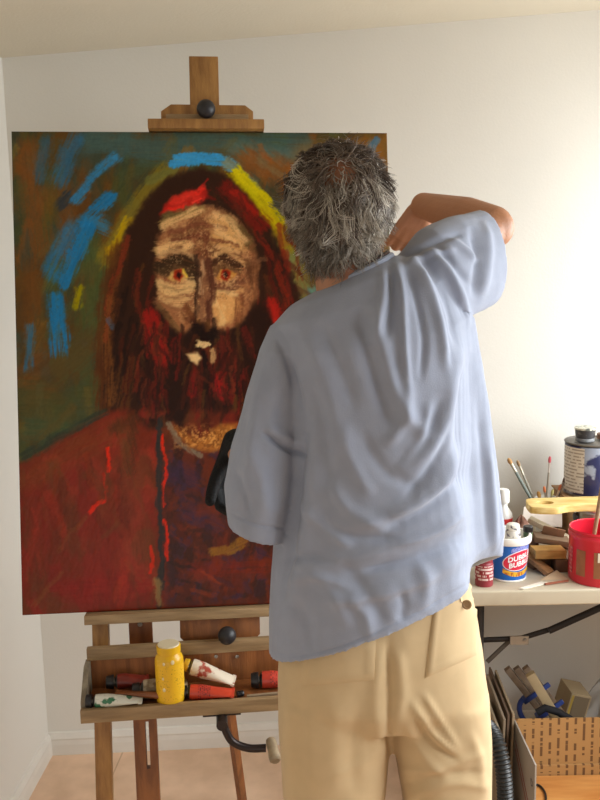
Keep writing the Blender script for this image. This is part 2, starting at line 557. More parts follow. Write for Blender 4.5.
def paint_picture():
    nx, nz = 380, 482
    gx = np.linspace(0, PW, nx); gz = np.linspace(0, PH, nz)
    GX, GZ = np.meshgrid(gx, gz)
    P = BL + GX[..., None] * EU + GZ[..., None] * EZ
    X, Y = proj(P.reshape(-1, 3)); X = X.reshape(GX.shape); Y = Y.reshape(GX.shape)
    # painterly edges: warp the plane a little
    wX = X + 7 * (fbm(X / 14, Y / 14, 1) - .5) + 1.6 * (vnoise(X / 3, Y / 3, 5) - .5)
    wY = Y + 7 * (fbm(X / 14, Y / 14, 2) - .5) + 1.6 * (vnoise(X / 3, Y / 3, 6) - .5)
    img = np.zeros(GX.shape + (3,)); H = 0.35 * fbm(X / 5, Y / 9, 30, 4)
    img[:] = (66, 56, 30)

    def blend(mask, c, add_h=0.0):
        nonlocal H
        img[:] = img * (1 - mask[..., None]) + np.array(c, float) * mask[..., None]
        if add_h: H = H + add_h * mask

    def sstep(a, b, x):
        t = np.clip((x - a) / (b - a), 0, 1); return t * t * (3 - 2 * t)

    fine0 = fbm(X / 1.5, Y / 1.5, 210, 3)

    def blend_im(mask, c):
        img[:] = img * (1 - mask[..., None]) + c * mask[..., None]

    def dabs(n, box, cols, lmin, lmax, w0, w1, ang, a=.4, seed=0, mask=None, spread=.35):
        r_ = np.random.RandomState(seed + 500)
        for i in range(n):
            x = r_.uniform(box[0], box[2]); y = r_.uniform(box[1], box[3])
            if mask is not None and not mask(x, y): continue
            l = r_.uniform(lmin, lmax); t = ang + r_.normal() * spread
            c = np.array(cols[r_.randint(len(cols))], float) * r_.uniform(.8, 1.2)
            stroke([(x, y), (x + math.cos(t) * l, y + math.sin(t) * l)], r_.uniform(w0, w1), c, a * r_.uniform(.5, 1.2), .5, .7, .35, seed=i % 37)

    def stroke(pts, w, c, a=1.0, soft=.35, dry=.35, h=.3, seed=0):
        p = np.asarray(pts, float); dr = nrm(p[-1] - p[0]); pad = w * 1.5 + 8
        bx_ = (X > p[:, 0].min() - pad) & (X < p[:, 0].max() + pad) & (Y > p[:, 1].min() - pad) & (Y < p[:, 1].max() + pad)
        if not bx_.any(): return
        xs_, ys_ = X[bx_], Y[bx_]
        d, t = seg_dist(wX[bx_], wY[bx_], pts)
        ac = xs_ * -dr[1] + ys_ * dr[0]; al = xs_ * dr[0] + ys_ * dr[1]
        st = fbm(ac / 1.6, al / 20, 40 + seed, 3)
        d = d + w * .38 * (st - .5) * 2 * (.4 + .8 * np.abs(t - .4)) + min(w, 9) * .16 * (fine0[bx_] - .5) * 2
        m_ = 1 - sstep(w / 2 * (1 - soft), w / 2 * (1 + soft), d)
        m_ = m_ * np.clip(1 - dry * 3.2 * np.clip(st - .46, 0, 1) * (0.35 + t) - dry * 1.6 * np.clip(fine0[bx_] - .56, 0, 1), 0, 1)
        m = np.zeros(X.shape); m[bx_] = m_
        tone = np.zeros(X.shape); tone[bx_] = st - .5
        c = np.clip(np.array(c, float) * (1 + .30 * tone[..., None]), 0, 255)
        blend_im(m * a, c)
        H[...] = H + h * m * a * (.6 + 1.4 * tone)
        return
        blend(m * a, c, h * a)
        H[...] = H + h * .5 * m * a * (st - .5)

    def poly(pts, c, a=1.0, soft=5.0, seed=0, h=0.0):
        pts = np.asarray(pts, float)
        ins = np.zeros(X.shape, bool); j = len(pts) - 1
        for i in range(len(pts)):
            xi, yi = pts[i]; xj, yj = pts[j]
            if yi != yj:
                ins ^= ((yi > wY) != (yj > wY)) & (wX < (xj - xi) * (wY - yi) / (yj - yi) + xi)
            j = i
        d, _ = seg_dist(wX, wY, np.vstack([pts, pts[:1]]))
        sd = np.where(ins, d, -d)
        blend(sstep(-soft, soft, sd) * a, c, h)

    def mottle(box, cols, sc, sy=None, a=.8, seed=0, lo=.5, hi=.62, mask=None):
        for i, c in enumerate(cols):
            m = sstep(lo, hi, fbm(wX / sc, wY / (sy or sc), 100 + seed + 7 * i))
            d = np.minimum(np.minimum(X - box[0], box[2] - X), np.minimum(Y - box[1], box[3] - Y))
            m = m * sstep(0, 14, d)
            if mask is not None: m = m * mask
            blend(m * a, c)

    full = (-50, 100, 460, 650)
    # ground
    mottle(full, [(58, 64, 44), (100, 60, 26), (52, 62, 52), (84, 56, 24), (60, 66, 36)], 30, 46, .85, 3)
    mottle(full, [(70, 48, 24), (48, 54, 40)], 12, 26, .5, 60)
    dabs(120, (10, 130, 395, 440), [(64, 72, 46), (104, 62, 28), (54, 66, 58), (88, 58, 26), (72, 78, 40), (44, 48, 40)], 16, 46, 6, 15, 2.0, .5, 1)
    # top band and corners
    stroke([(95, 140), (150, 150), (240, 142), (300, 148)], 26, (62, 84, 80), .8, .6, seed=1)
    stroke([(235, 150), (300, 160), (330, 150)], 20, (80, 96, 88), .6, .7, seed=2)
    poly([(300, 150), (390, 130), (395, 300), (340, 260), (290, 220)], (132, 84, 36), .85, 16)
    stroke([(250, 160), (290, 175), (300, 205)], 26, (124, 70, 30), .8, .6, seed=3)
    stroke([(376, 140), (366, 156)], 8, (60, 110, 150), .7, seed=4)
    stroke([(384, 170), (390, 260)], 6, (50, 80, 100), .6, seed=4)
    stroke([(28, 150), (34, 205), (40, 250)], 24, (112, 66, 30), .7, .7, seed=5)
    stroke([(45, 205), (62, 190), (70, 250)], 22, (110, 66, 30), .6, .7, seed=6)
    stroke([(30, 270), (36, 330)], 18, (100, 60, 26), .6, .7, seed=7)
    stroke([(60, 205), (68, 196)], 12, (36, 46, 56), .8, .6, seed=8)
    stroke([(40, 380), (100, 330)], 44, (88, 56, 26), .5, .8, seed=9)
    stroke([(25, 400), (60, 420), (100, 400)], 40, (66, 66, 34), .7, .7, seed=10)
    stroke([(28, 430), (60, 432)], 22, (58, 74, 48), .7, .7, seed=11)
    stroke([(90, 240), (96, 280), (90, 320)], 22, (66, 78, 40), .7, .7, seed=12)
    dabs(110, (10, 135, 395, 440), [(92, 70, 26), (108, 74, 30), (80, 62, 30), (98, 82, 36), (74, 70, 40)], 14, 44, 5, 13, 2.0, .5, 12)
    # blue strokes
    blue = (36, 108, 158)
    stroke([(76, 140), (68, 152), (60, 178)], 16, (46, 92, 124), .75, .6, seed=13)
    stroke([(47, 142), (42, 160), (40, 178)], 12, (46, 86, 112), .6, .7, seed=14)
    stroke([(116, 158), (100, 168), (75, 199)], 9, (50, 118, 164), .85, .7, .6, seed=15)
    stroke([(110, 198), (100, 206), (90, 217)], 12, blue, .92, .5, .6, seed=16)
    stroke([(84, 222), (104, 222), (103, 230)], 11, (50, 112, 150), .8, .75, .6, seed=17)
    stroke([(72, 226), (60, 250), (52, 272)], 15, (44, 104, 146), .8, .75, .6, seed=18)
    stroke([(88, 226), (76, 254), (66, 281)], 15, blue, .92, .5, .6, seed=19)
    stroke([(56, 301), (58, 322), (60, 349)], 16, blue, .92, .5, .6, seed=20)
    stroke([(31, 326), (28, 365)], 8, (48, 100, 136), .75, .75, .6, seed=21)
    stroke([(81, 288), (77, 306)], 7, (150, 140, 20), .8, .75, .6, seed=22)
    # halo
    stroke([(106, 260), (118, 236), (134, 210), (150, 188), (168, 172)], 17, (122, 104, 34), .8, .6, seed=23)
    stroke([(110, 252), (120, 234), (128, 222)], 8, (178, 146, 30), .85, .5, seed=24)
    stroke([(150, 182), (176, 170)], 9, (96, 98, 50), .7, .5, seed=25)
    stroke([(174, 163), (190, 158), (212, 159), (232, 166)], 11, (60, 136, 184), 1, .25, seed=26)
    stroke([(226, 164), (244, 176), (258, 190)], 9, (120, 120, 92), .8, .5, seed=27)
    stroke([(236, 178), (250, 190), (264, 206), (276, 224)], 17, (192, 176, 18), .95, .3, seed=28)
    stroke([(268, 210), (284, 240), (296, 276)], 14, (160, 140, 28), .7, .6, seed=29)
    stroke([(292, 262), (308, 300), (320, 336)], 18, (102, 108, 62), .8, .6, seed=30)
    stroke([(312, 292), (318, 330)], 12, (70, 116, 122), .6, .6, seed=31)
    dabs(30, (250, 135, 395, 300), [(132, 82, 36), (104, 70, 34), (92, 96, 74), (120, 64, 28)], 14, 34, 4, 9, .9, .5, 2)
    # hair mass
    hair = [(104, 420), (98, 370), (104, 320), (112, 270), (122, 240), (136, 214), (152, 192), (176, 174), (202, 167), (230, 177),
            (252, 200), (272, 230), (288, 266), (302, 300), (306, 350), (300, 420), (240, 450), (170, 440), (120, 440)]
    poly(hair, (42, 23, 14), 1, 4)
    dabs(90, (104, 176, 300, 420), [(62, 32, 18), (30, 16, 11), (82, 40, 20), (52, 28, 18)], 18, 50, 3, 7, 1.6, .6, 13, lambda x, y: abs(x - 204) < 30 + (y - 176) * .55)
    stroke([(118, 250), (106, 310), (102, 380), (106, 424)], 17, (82, 44, 20), .8, .6, .8, seed=32)
    stroke([(126, 240), (110, 300), (106, 340)], 6, (118, 44, 26), .7, .5, .8, seed=33)
    stroke([(112, 300), (106, 340), (112, 400)], 8, (122, 76, 36), .5, .6, 1, seed=34)
    stroke([(108, 320), (112, 326)], 6, (52, 86, 120), .5, .6, 1, seed=35)
    rs = np.random.RandomState(3)
    for i in range(36):
        x = rs.uniform(118, 158); y = rs.uniform(260, 400); l = rs.uniform(20, 60)
        stroke([(x, y), (x - 6 + rs.uniform(-3, 3), y + l)], rs.uniform(2, 6), [(70, 26, 16), (96, 30, 20), (24, 14, 10), (86, 52, 24)][i % 4], .6, .5, .8, seed=i)
    for i in range(36):
        x = rs.uniform(248, 300); y = rs.uniform(220, 400); l = rs.uniform(20, 60)
        stroke([(x - 8, y), (x + 2 + rs.uniform(-3, 3), y + l)], rs.uniform(2, 6), [(92, 26, 18), (70, 24, 16), (24, 14, 10), (110, 30, 22)][i % 4], .6, .5, .8, seed=i)
    stroke([(256, 232), (276, 262), (288, 306)], 7, (120, 34, 22), .7, .5, .6, seed=36)
    stroke([(270, 306), (278, 322)], 13, (158, 34, 28), .85, .5, .5, seed=37)
    poly([(160, 216), (170, 200), (184, 191), (204, 188), (208, 197), (194, 206), (176, 211)], (170, 38, 32), .95, 3, h=.3)
    dabs(26, (164, 190, 204, 214), [(206, 60, 50), (120, 26, 22), (186, 44, 36)], 6, 14, 2, 4, -.4, .7, 6, lambda x, y: abs(y - (216 - (x - 160) * .55)) < 7)
    stroke([(172, 200), (200, 192)], 7, (206, 58, 46), .6, .5, .7, seed=38)
    stroke([(226, 188), (244, 204), (262, 224)], 16, (112, 26, 20), .8, .5, .6, seed=39)
    stroke([(232, 192), (256, 214)], 6, (150, 34, 26), .7, .5, .7, seed=40)
    # face
    face = [(159, 236), (172, 218), (196, 206), (212, 206), (236, 218), (250, 240), (258, 266), (257, 296), (246, 318), (226, 334),
            (206, 330), (186, 334), (170, 326), (160, 306), (156, 268)]
    poly(face, (140, 90, 58), 1, 4)
    mk = np.clip(1 - np.hypot((X - 207) / 50, (Y - 268) / 64), 0, 1) ** .3 * (np.hypot((X - 207) / 50, (Y - 268) / 64) < 1)
    mottle((150, 195, 265, 345), [(168, 116, 78), (112, 62, 42), (190, 142, 96), (104, 68, 42)], 7, 9, .75, 9, .5, .6, mk)
    mottle((150, 195, 265, 345), [(196, 156, 106), (70, 40, 26)], 2.6, 2.6, .5, 30, .58, .66, mk)
    stroke([(164, 222), (180, 214), (200, 210)], 10, (150, 124, 74), .7, .5, .7, seed=41)
    stroke([(166, 216), (186, 208)], 5, (84, 74, 40), .6, .5, .7, seed=42)
    poly([(208, 212), (228, 214), (242, 232), (246, 250), (226, 254), (210, 240)], (196, 148, 92), .85, 5, h=.2)
    stroke([(228, 218), (242, 230), (250, 246)], 7, (76, 62, 32), .7, .5, .8, seed=43)
    stroke([(160, 250), (172, 244), (186, 246)], 12, (198, 158, 104), .85, .5, .6, seed=44)
    stroke([(172, 240), (200, 236), (238, 244)], 4, (98, 50, 34), .7, .5, .4, seed=45)
    stroke([(170, 232), (204, 224), (226, 228)], 4, (112, 62, 42), .7, .5, .4, seed=46)
    stroke([(206, 232), (207, 262)], 5, (92, 48, 32), .7, .5, .4, seed=47)
    fm_ = lambda x, y: np.hypot((x - 207) / 46, (y - 268) / 60) < 1
    dabs(70, (160, 208, 256, 330), [(176, 132, 90), (112, 64, 42), (150, 100, 68), (204, 164, 112), (84, 48, 32)], 5, 14, 2, 5, .1, .5, 3, fm_, .5)
    for q in ([(214, 214), (232, 222), (243, 240)], [(216, 228), (234, 238)], [(162, 250), (176, 243), (190, 246)], [(164, 226), (182, 216), (198, 212)]):
        stroke(q, 8, (216, 172, 118), .8, .6, 1.0, .6, seed=31)
    stroke([(214, 246), (238, 252)], 4, (206, 160, 110), .7, .5, .9, .5, seed=32)
    # left eye
    stroke([(161, 267), (174, 259), (190, 263), (196, 280)], 13, (44, 30, 18), .95, .4, .3, seed=48)
    stroke([(162, 272), (178, 268), (190, 276)], 8, (66, 46, 28), .8, .5, .3, seed=49)
    stroke([(158, 256), (172, 250), (188, 252), (198, 262)], 5, (176, 138, 96), .7, .5, .5, seed=50)
    poly([(165, 277), (172, 271), (182, 271), (190, 278), (182, 282), (171, 281)], (186, 144, 82), 1, 1.6)
    poly([(172, 276), (176, 270.5), (182, 272), (184, 278), (180, 282), (174, 280)], (140, 42, 24), 1, 1.4)
    poly([(176, 277), (179, 273), (183, 276), (180, 280)], (36, 12, 10), 1, 1.2)
    stroke([(184, 273), (187, 277)], 3, (206, 172, 70), .9, .4, .2, seed=51)
    stroke([(160, 283), (172, 289), (186, 288), (194, 281)], 8, (198, 160, 108), .9, .5, .6, seed=52)
    stroke([(160, 292), (178, 296), (192, 290)], 5, (186, 146, 98), .7, .5, .8, seed=53)
    stroke([(164, 287), (178, 291.5), (192, 286)], 2.4, (84, 52, 32), .7, .4, .5, seed=54)
    # right eye
    stroke([(209, 266), (222, 258.5), (240, 266)], 8, (56, 32, 20), .95, .4, .3, seed=55)
    stroke([(212, 271), (226, 267), (240, 272)], 7, (92, 62, 38), .8, .5, .3, seed=56)
    stroke([(212, 256), (228, 252), (246, 262)], 5, (190, 146, 96), .8, .5, .5, seed=57)
    poly([(216, 276), (222, 270), (231, 270), (238, 275), (231, 279), (222, 280)], (176, 122, 62), 1, 1.6)
    poly([(221, 275), (225, 270), (231, 271), (232, 276), (228, 280), (223, 279)], (136, 36, 22), 1, 1.4)
    poly([(224.5, 275), (227, 272), (229.5, 275), (227, 278)], (34, 12, 10), 1, 1.2)
    stroke([(214, 284), (226, 290), (240, 284)], 5, (108, 66, 46), .8, .5, .7, seed=58)
    stroke([(213, 292), (228, 297), (242, 292)], 5, (190, 140, 88), .85, .5, .6, seed=59)
    stroke([(214, 288), (228, 293.5), (242, 288)], 2.2, (80, 46, 30), .7, .4, .4, seed=60)
    poly([(212, 296), (238, 298), (242, 308), (228, 322), (219, 326), (214, 314)], (198, 144, 88), .9, 3.5, h=.25)
    stroke([(240, 300), (238, 322)], 8, (96, 52, 30), .7, .6, .5, seed=61)
    stroke([(250, 262), (254, 300)], 9, (72, 40, 24), .7, .6, .6, seed=62)
    mkf = np.clip(1.25 - np.hypot((X - 206) / 48, (Y - 268) / 62), 0, 1)
    blend(sstep(.56, .70, fine0) * mkf * sstep(.42, .6, fbm(X / 9, Y / 9, 88)) * .5, (216, 176, 124))
    blend(sstep(.60, .72, 1 - fine0) * mkf * sstep(.45, .6, fbm(X / 8, Y / 8, 89)) * .55, (62, 36, 24))
    H = H + .5 * mkf * (fine0 - .4)
    # nose and left cheek
    stroke([(197, 258), (199, 284), (195, 322)], 5, (46, 28, 20), .85, .5, .4, seed=63)
    stroke([(205, 262), (205, 290), (203, 316)], 10, (124, 82, 56), .85, .5, .6, seed=64)
    stroke([(203, 262), (201, 292)], 3, (176, 140, 104), .7, .5, .9, seed=65)
    stroke([(211, 268), (211, 300), (208, 318)], 4, (86, 50, 34), .8, .5, .4, seed=66)
    stroke([(162, 300), (176, 306), (188, 302)], 12, (134, 88, 58), .8, .6, .7, seed=67)
    stroke([(160, 308), (174, 324), (180, 332)], 8, (106, 76, 46), .8, .5, .5, seed=68)
    stroke([(186, 308), (192, 318)], 9, (92, 50, 28), .7, .5, .5, seed=69)
    for q in ([(160, 288), (176, 293), (192, 286)], [(162, 298), (178, 303), (188, 298)], [(214, 300), (224, 310), (222, 322)], [(214, 291), (236, 294)]):
        stroke(q, 6, (212, 172, 116), .7, .6, 1.0, .6, seed=33)
    stroke([(208, 262), (212, 290), (209, 320)], 7, (70, 36, 26), .7, .5, .5, .3, seed=34)
    stroke([(164, 312), (172, 328)], 7, (64, 40, 24), .7, .6, .5, .3, seed=35)
    # beard
    beard = [(156, 306), (166, 326), (184, 336), (196, 322), (212, 326), (228, 334), (248, 314), (266, 300), (276, 340), (268, 390),
             (248, 426), (220, 440), (190, 432), (168, 428), (146, 400), (138, 350), (146, 310)]
    poly(beard, (34, 18, 12), .96, 4)
    for i in range(90):
        x = rs.uniform(142, 270); y = rs.uniform(318, 404); l = rs.uniform(14, 44)
        c = [(84, 26, 18), (62, 30, 18), (26, 14, 10), (104, 28, 22), (78, 48, 24)][i % 5]
        stroke([(x, y), (x + rs.uniform(-4, 4), y + l)], rs.uniform(2, 5), c, .65, .5, .8, seed=i)
    stroke([(150, 316), (153, 336), (160, 356)], 16, (146, 32, 27), .85, .5, .5, seed=70)
    stroke([(156, 350), (164, 372)], 9, (110, 28, 22), .6, .6, .7, seed=71)
    stroke([(218, 376), (222, 396)], 11, (140, 30, 28), .8, .5, .6, seed=72)
    stroke([(196, 374), (192, 394)], 8, (120, 28, 24), .7, .5, .7, seed=73)
    stroke([(222, 340), (226, 372)], 6, (96, 28, 22), .6, .5, .6, seed=74)
    stroke([(244, 328), (254, 356)], 6, (100, 28, 22), .6, .5, .8, seed=75)
    dabs(46, (140, 316, 164, 400), [(40, 20, 14), (64, 28, 18), (96, 40, 24)], 12, 30, 2, 4, 1.7, .6, 7)
    dabs(60, (180, 336, 290, 400), [(36, 18, 12), (56, 26, 16), (84, 34, 22)], 12, 34, 2, 5, 1.5, .6, 8)
    dabs(40, (228, 186, 300, 300), [(40, 20, 14), (70, 26, 18)], 14, 34, 3, 6, 1.0, .6, 9, lambda x, y: y < 186 + (x - 222) * 1.5 and y > 176 + (x - 226) * 1.05)
    stroke([(196, 330), (204, 336), (214, 332)], 9, (22, 12, 9), .9, .4, .2, seed=76)
    stroke([(198, 344), (208, 343)], 5, (204, 172, 120), .95, .4, .3, seed=77, h=.5)
    poly([(187, 354), (196, 351), (200, 358), (197, 366), (190, 362)], (206, 170, 118), .95, 2, h=.4)
    stroke([(213, 350), (212, 360)], 5, (170, 132, 88), .9, .4, .5, seed=78)
    stroke([(203, 350), (205, 366)], 5, (24, 12, 10), .9, .4, .2, seed=79)
    # robe
    robe = [(-20, 480), (24, 462), (60, 438), (108, 412), (128, 408), (150, 430), (176, 428), (232, 448), (262, 410), (310, 400), (420, 440), (440, 660), (-20, 660)]
    poly(robe, (96, 36, 22), 1, 5)
    mottle((0, 400, 430, 640), [(120, 46, 32), (74, 30, 18), (108, 34, 26), (84, 44, 24)], 18, 34, .7, 11, mask=sstep(-3, 8, Y - np.maximum(464 - (X - 22) * .58, 408)))
    stroke([(24, 456), (62, 436), (104, 412)], 9, (36, 46, 38), .7, .7, .4, seed=80)
    stroke([(30, 480), (80, 446), (120, 432)], 26, (110, 54, 28), .6, .7, .6, seed=81)
    stroke([(36, 500), (44, 560)], 26, (118, 34, 26), .5, .8, .5, seed=82)
    stroke([(100, 520), (112, 590)], 40, (112, 36, 26), .6, .7, .4, seed=83)
    stroke([(70, 590), (140, 586)], 26, (116, 28, 24), .6, .7, .4, seed=84)
    stroke([(120, 430), (136, 500), (134, 560)], 22, (128, 56, 38), .45, .8, .6, seed=85)
    stroke([(116, 430), (132, 420), (128, 470)], 14, (58, 36, 18), .7, .7, .5, seed=86)
    dabs(110, (20, 430, 300, 600), [(122, 42, 30), (78, 30, 18), (104, 40, 22), (92, 52, 28), (132, 44, 30)], 14, 44, 3, 9, 1.5, .45, 4, lambda x, y: y > 470 - (x - 22) * .5)
    # inner chest
    poly([(166, 440), (200, 452), (236, 452), (280, 470), (300, 600), (170, 610), (160, 520)], (62, 30, 22), .85, 8)
    mottle((160, 440, 300, 610), [(52, 36, 52), (84, 34, 24), (44, 26, 20), (96, 40, 24)], 9, 12, .6, 21)
    stroke([(176, 474), (190, 480)], 22, (48, 36, 58), .6, .7, .5, seed=87)
    stroke([(190, 510), (214, 524)], 20, (52, 38, 60), .5, .7, .5, seed=88)
    stroke([(214, 552), (232, 548), (248, 538)], 8, (128, 88, 34), .8, .5, .6, seed=89)
    stroke([(196, 570), (260, 566)], 16, (110, 36, 24), .6, .7, .5, seed=90)
    stroke([(200, 510), (236, 504)], 12, (104, 40, 22), .6, .7, .5, seed=91)
    poly([(172, 426), (200, 440), (222, 424), (238, 424), (236, 446), (214, 452), (190, 448)], (152, 94, 44), .9, 4)
    mottle((168, 420, 242, 456), [(190, 134, 74), (96, 54, 26)], 2.6, 2.6, .7, 25, .54, .64)
    stroke([(168, 424), (182, 446), (200, 456)], 5, (120, 112, 92), .7, .5, .6, seed=92)
    stroke([(160, 420), (159, 500), (162, 560), (158, 612)], 5, (32, 36, 36), .85, .5, .4, seed=93)
    stroke([(157, 580), (160, 604)], 6, (126, 98, 58), .8, .5, .5, seed=94)
    dabs(50, (165, 460, 290, 600), [(88, 36, 24), (50, 34, 48), (110, 44, 26), (40, 26, 22)], 8, 26, 2, 6, .4, .5, 5)
    red = (196, 44, 30)
    stroke([(163, 436), (166, 470), (164, 506)], 2.8, red, .9, .4, .6, seed=95, h=.5)
    stroke([(165, 520), (168, 560)], 3.2, red, .9, .4, .6, seed=96, h=.5)
    stroke([(107, 450), (109, 472)], 3.6, red, .9, .5, .5, seed=97, h=.5)
    stroke([(90, 514), (97, 504), (104, 500)], 4.2, red, .9, .5, .5, seed=98, h=.5)
    stroke([(104, 474), (106, 500)], 3, (150, 40, 26), .7, .5, .6, seed=99)
    stroke([(152, 548), (152, 572)], 3.5, (190, 40, 26), .8, .5, .5, seed=100)
    # fine crusty strokes in relief
    fine = fbm(X / 1.6, Y / 1.6, 200, 3)
    H2 = H + .55 * (fine - .5) + .5 * (vnoise(X / 2.2 + Y / 5, Y / 6, 77) - .5)
    img *= (1 + .10 * (fine - .5))[..., None]
    edge = np.minimum(np.minimum(GX, PW - GX), np.minimum(GZ, PH - GZ))
    fade = np.clip(edge / .01, 0, 1)
    yy = -(0.0010 * H2 * fade) - 0.0005 + np.where(edge < 1e-6, .0005, 0)
    V = BL + GX[..., None] * EU + GZ[..., None] * EZ + yy[..., None] * EB
    vs = V.reshape(-1, 3)
    idx = np.arange(nx * nz).reshape(nz, nx)
    q = np.stack([idx[:-1, :-1], idx[:-1, 1:], idx[1:, 1:], idx[1:, :-1]], -1).reshape(-1, 4)
    faces = [tuple(int(k) for k in f) for f in q]
    # sides and back of the stretched canvas
    ring = list(idx[0, :]) + list(idx[1:, -1]) + list(idx[-1, -2::-1]) + list(idx[-2:0:-1, 0])
    ring = [int(k) for k in ring]
    nb = len(vs); th = .034
    back = np.array([vs[k] + EB * th for k in ring])
    m = len(ring)
    faces += [(ring[i], nb + i, nb + (i + 1) % m, ring[(i + 1) % m]) for i in range(m)]
    cols = lin(np.clip(img.reshape(-1, 3), 0, 255))
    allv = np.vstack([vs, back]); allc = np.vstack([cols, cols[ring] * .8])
    return allv, faces, allc


PAINT_GAIN = 1.4
pv, pf, pc = paint_picture()
base_mid = BL + EU * PW / 2
painting = thing('painting', 'large unframed oil portrait of a long-haired bearded man in red robe, standing on the easel', 'painting', base_mid)
me = bpy.data.meshes.new('canvas'); me.from_pydata([tuple(p) for p in pv - base_mid], [], pf)
set_mesh_vcol(me, np.clip((pc + (pc - pc.mean(1, keepdims=True)) * .06) * PAINT_GAIN, .001, .9))
me.polygons.foreach_set('use_smooth', [True] * len(me.polygons))
me.materials.append(vcol_mat('oil_paint', 0.34, spec=.14))
ob = bpy.data.objects.new('canvas', me); COL.objects.link(ob); ob.parent = painting
raw_wood = mat('raw_stretcher_wood', (196, 160, 112), .7, var=.25, scale=6, stretch=(1, 1, 8))
for (x0, x1, z0, z1) in ((.002, .04, .002, PH - .002), (PW - .04, PW - .002, .002, PH - .002), (.041, PW - .041, .002, .04), (.041, PW - .041, PH - .04, PH - .002)):
    MB().box(x0, x1, .006, .033, z0, z1, EF).build('stretcher_bar', raw_wood, painting, smooth=False)

# ------------------------------------------------------------------ easel
wood_a = mat('easel_wood', (170, 124, 66), .5, scale=5, stretch=(14, 14, 1.2), col2=(140, 97, 50), bump=.15, bscale=30)
wood_h = mat('easel_wood_rail', (164, 136, 98), .5, scale=5, stretch=(1.2, 14, 14), col2=(136, 110, 76), bump=.15, bscale=30)
wood_d = mat('easel_wood_dark', (150, 92, 46), .5, scale=5, stretch=(10, 10, 1.2), col2=(118, 70, 34), bump=.15, bscale=30)
knob_m = mat('black_knob_plastic', (38, 36, 38), .45, spec=.4)
steel_m = mat('zinc_steel', (150, 148, 142), .35, metal=.9)
xm = PW / 2 + .012                # mast axis
zf = -BL[2] / EZ[2]               # easel z of the floor
zf = -(BL[2] + EU[2] * xm) / EZ[2] + .004
easel_base = BL + EU * xm + EZ * (zf) + EB * .05
easel_base[2] = 0
easel = thing('easel', 'tall wooden studio easel with crank and paint tray holding the big canvas', 'easel', easel_base)
# mast: px 189..221 at the top
tl = ex(189, 58, .055); tr = ex(218, 58, .055)
mw = (tr[0] - tl[0]) / 2; mx_ = (tl[0] + tr[0]) / 2
MB().box(mx_ - mw, mx_ + mw, .042, .066, -.25, tl[1], EF).build('mast', wood_a, easel, bevel=.002)
# top clamp
cl = ex(148, 124, -.01); cr = ex(264, 125, -.01); cb = ex(206, 134, -.01)
c_ledge = MB().box(cl[0], cr[0], -.022, .042, PH + .003, PH + .003 + (cl[1] - cb[1]) * .98, EF).build('top_clamp_ledge', wood_a, easel, bevel=.002)
zl = PH + .003 + (cl[1] - cb[1]) * .98
p1 = ex(161, 112, .02); p2 = ex(171, 105, .02); p3 = ex(245, 106, .02); p4 = ex(253, 112, .02); p0 = ex(161, 124, .02)
MB().prism([(p1[0], zl + .001), (p1[0], p1[1]), (p2[0], p2[1]), (p3[0], p3[1]), (p4[0], p4[1]), (p4[0], zl + .001)], .014, .040, EF).build('top_clamp_plate', wood_a, easel, bevel=.0015)
MB().box(p1[0] + .012, p4[0] - .012, .008, .0135, zl + .001, zl + (p1[1] - zl) * .72, EF).build('top_clamp_rail', wood_h, easel, bevel=.001)


def knob(px, py, y, r, back):
    kx, kz = ex(px, py, y)
    c = BL + EU * kx + EB * y + EZ * kz
    M = fr_dir(c, -EB)
    MB().lathe([(.004, -back), (.006, -back), (.006, -r * .7), (r * .62, -r * .75), (r * .9, -r * .45), (r, 0), (r * .93, r * .38), (r * .7, r * .72), (r * .35, r * .93), (.002, r)], M, 24).build('knob', knob_m, easel)


knob(206, 109, -.012, .0225, .024)
knob(227, 635.5, -.055, .0215, .05)
# canvas ledge under the picture
l0 = ex(83, 612, -.03); l1 = ex(83, 621, -.03)
lh = .0225
MB().box(ex(84, 615, -.03)[0], 2 * xm - ex(84, 615, -.03)[0], -.032, .066, -lh - .001, -.0015, EF).build('canvas_ledge', wood_h, easel, bevel=.002)
# lower clamp plate with chamfered corners
a = ex(180, 643, -.012); 
hw = xm - ex(180, 630, -.012)[0]
zb = ex(227, 643, -.012)[1] - .012
MB().prism([(xm - hw, -lh - .003), (xm - hw, zb + .03), (xm - hw + .03, zb), (xm + hw - .03, zb), (xm + hw, zb + .03), (xm + hw, -lh - .003)], -.014, .012, EF).build('ledge_bracket', wood_d, easel, bevel=.002)
# front legs
lg0 = ex(93, 630, .03)[0]; lg1 = ex(109, 630, .03)[0]
for x0, x1 in ((lg0, lg1), (2 * xm - lg1, 2 * xm - lg0)):
    MB().box(x0, x1, .012, .046, zf, -lh - .002, EF).build('leg', wood_a, easel, bevel=.002)
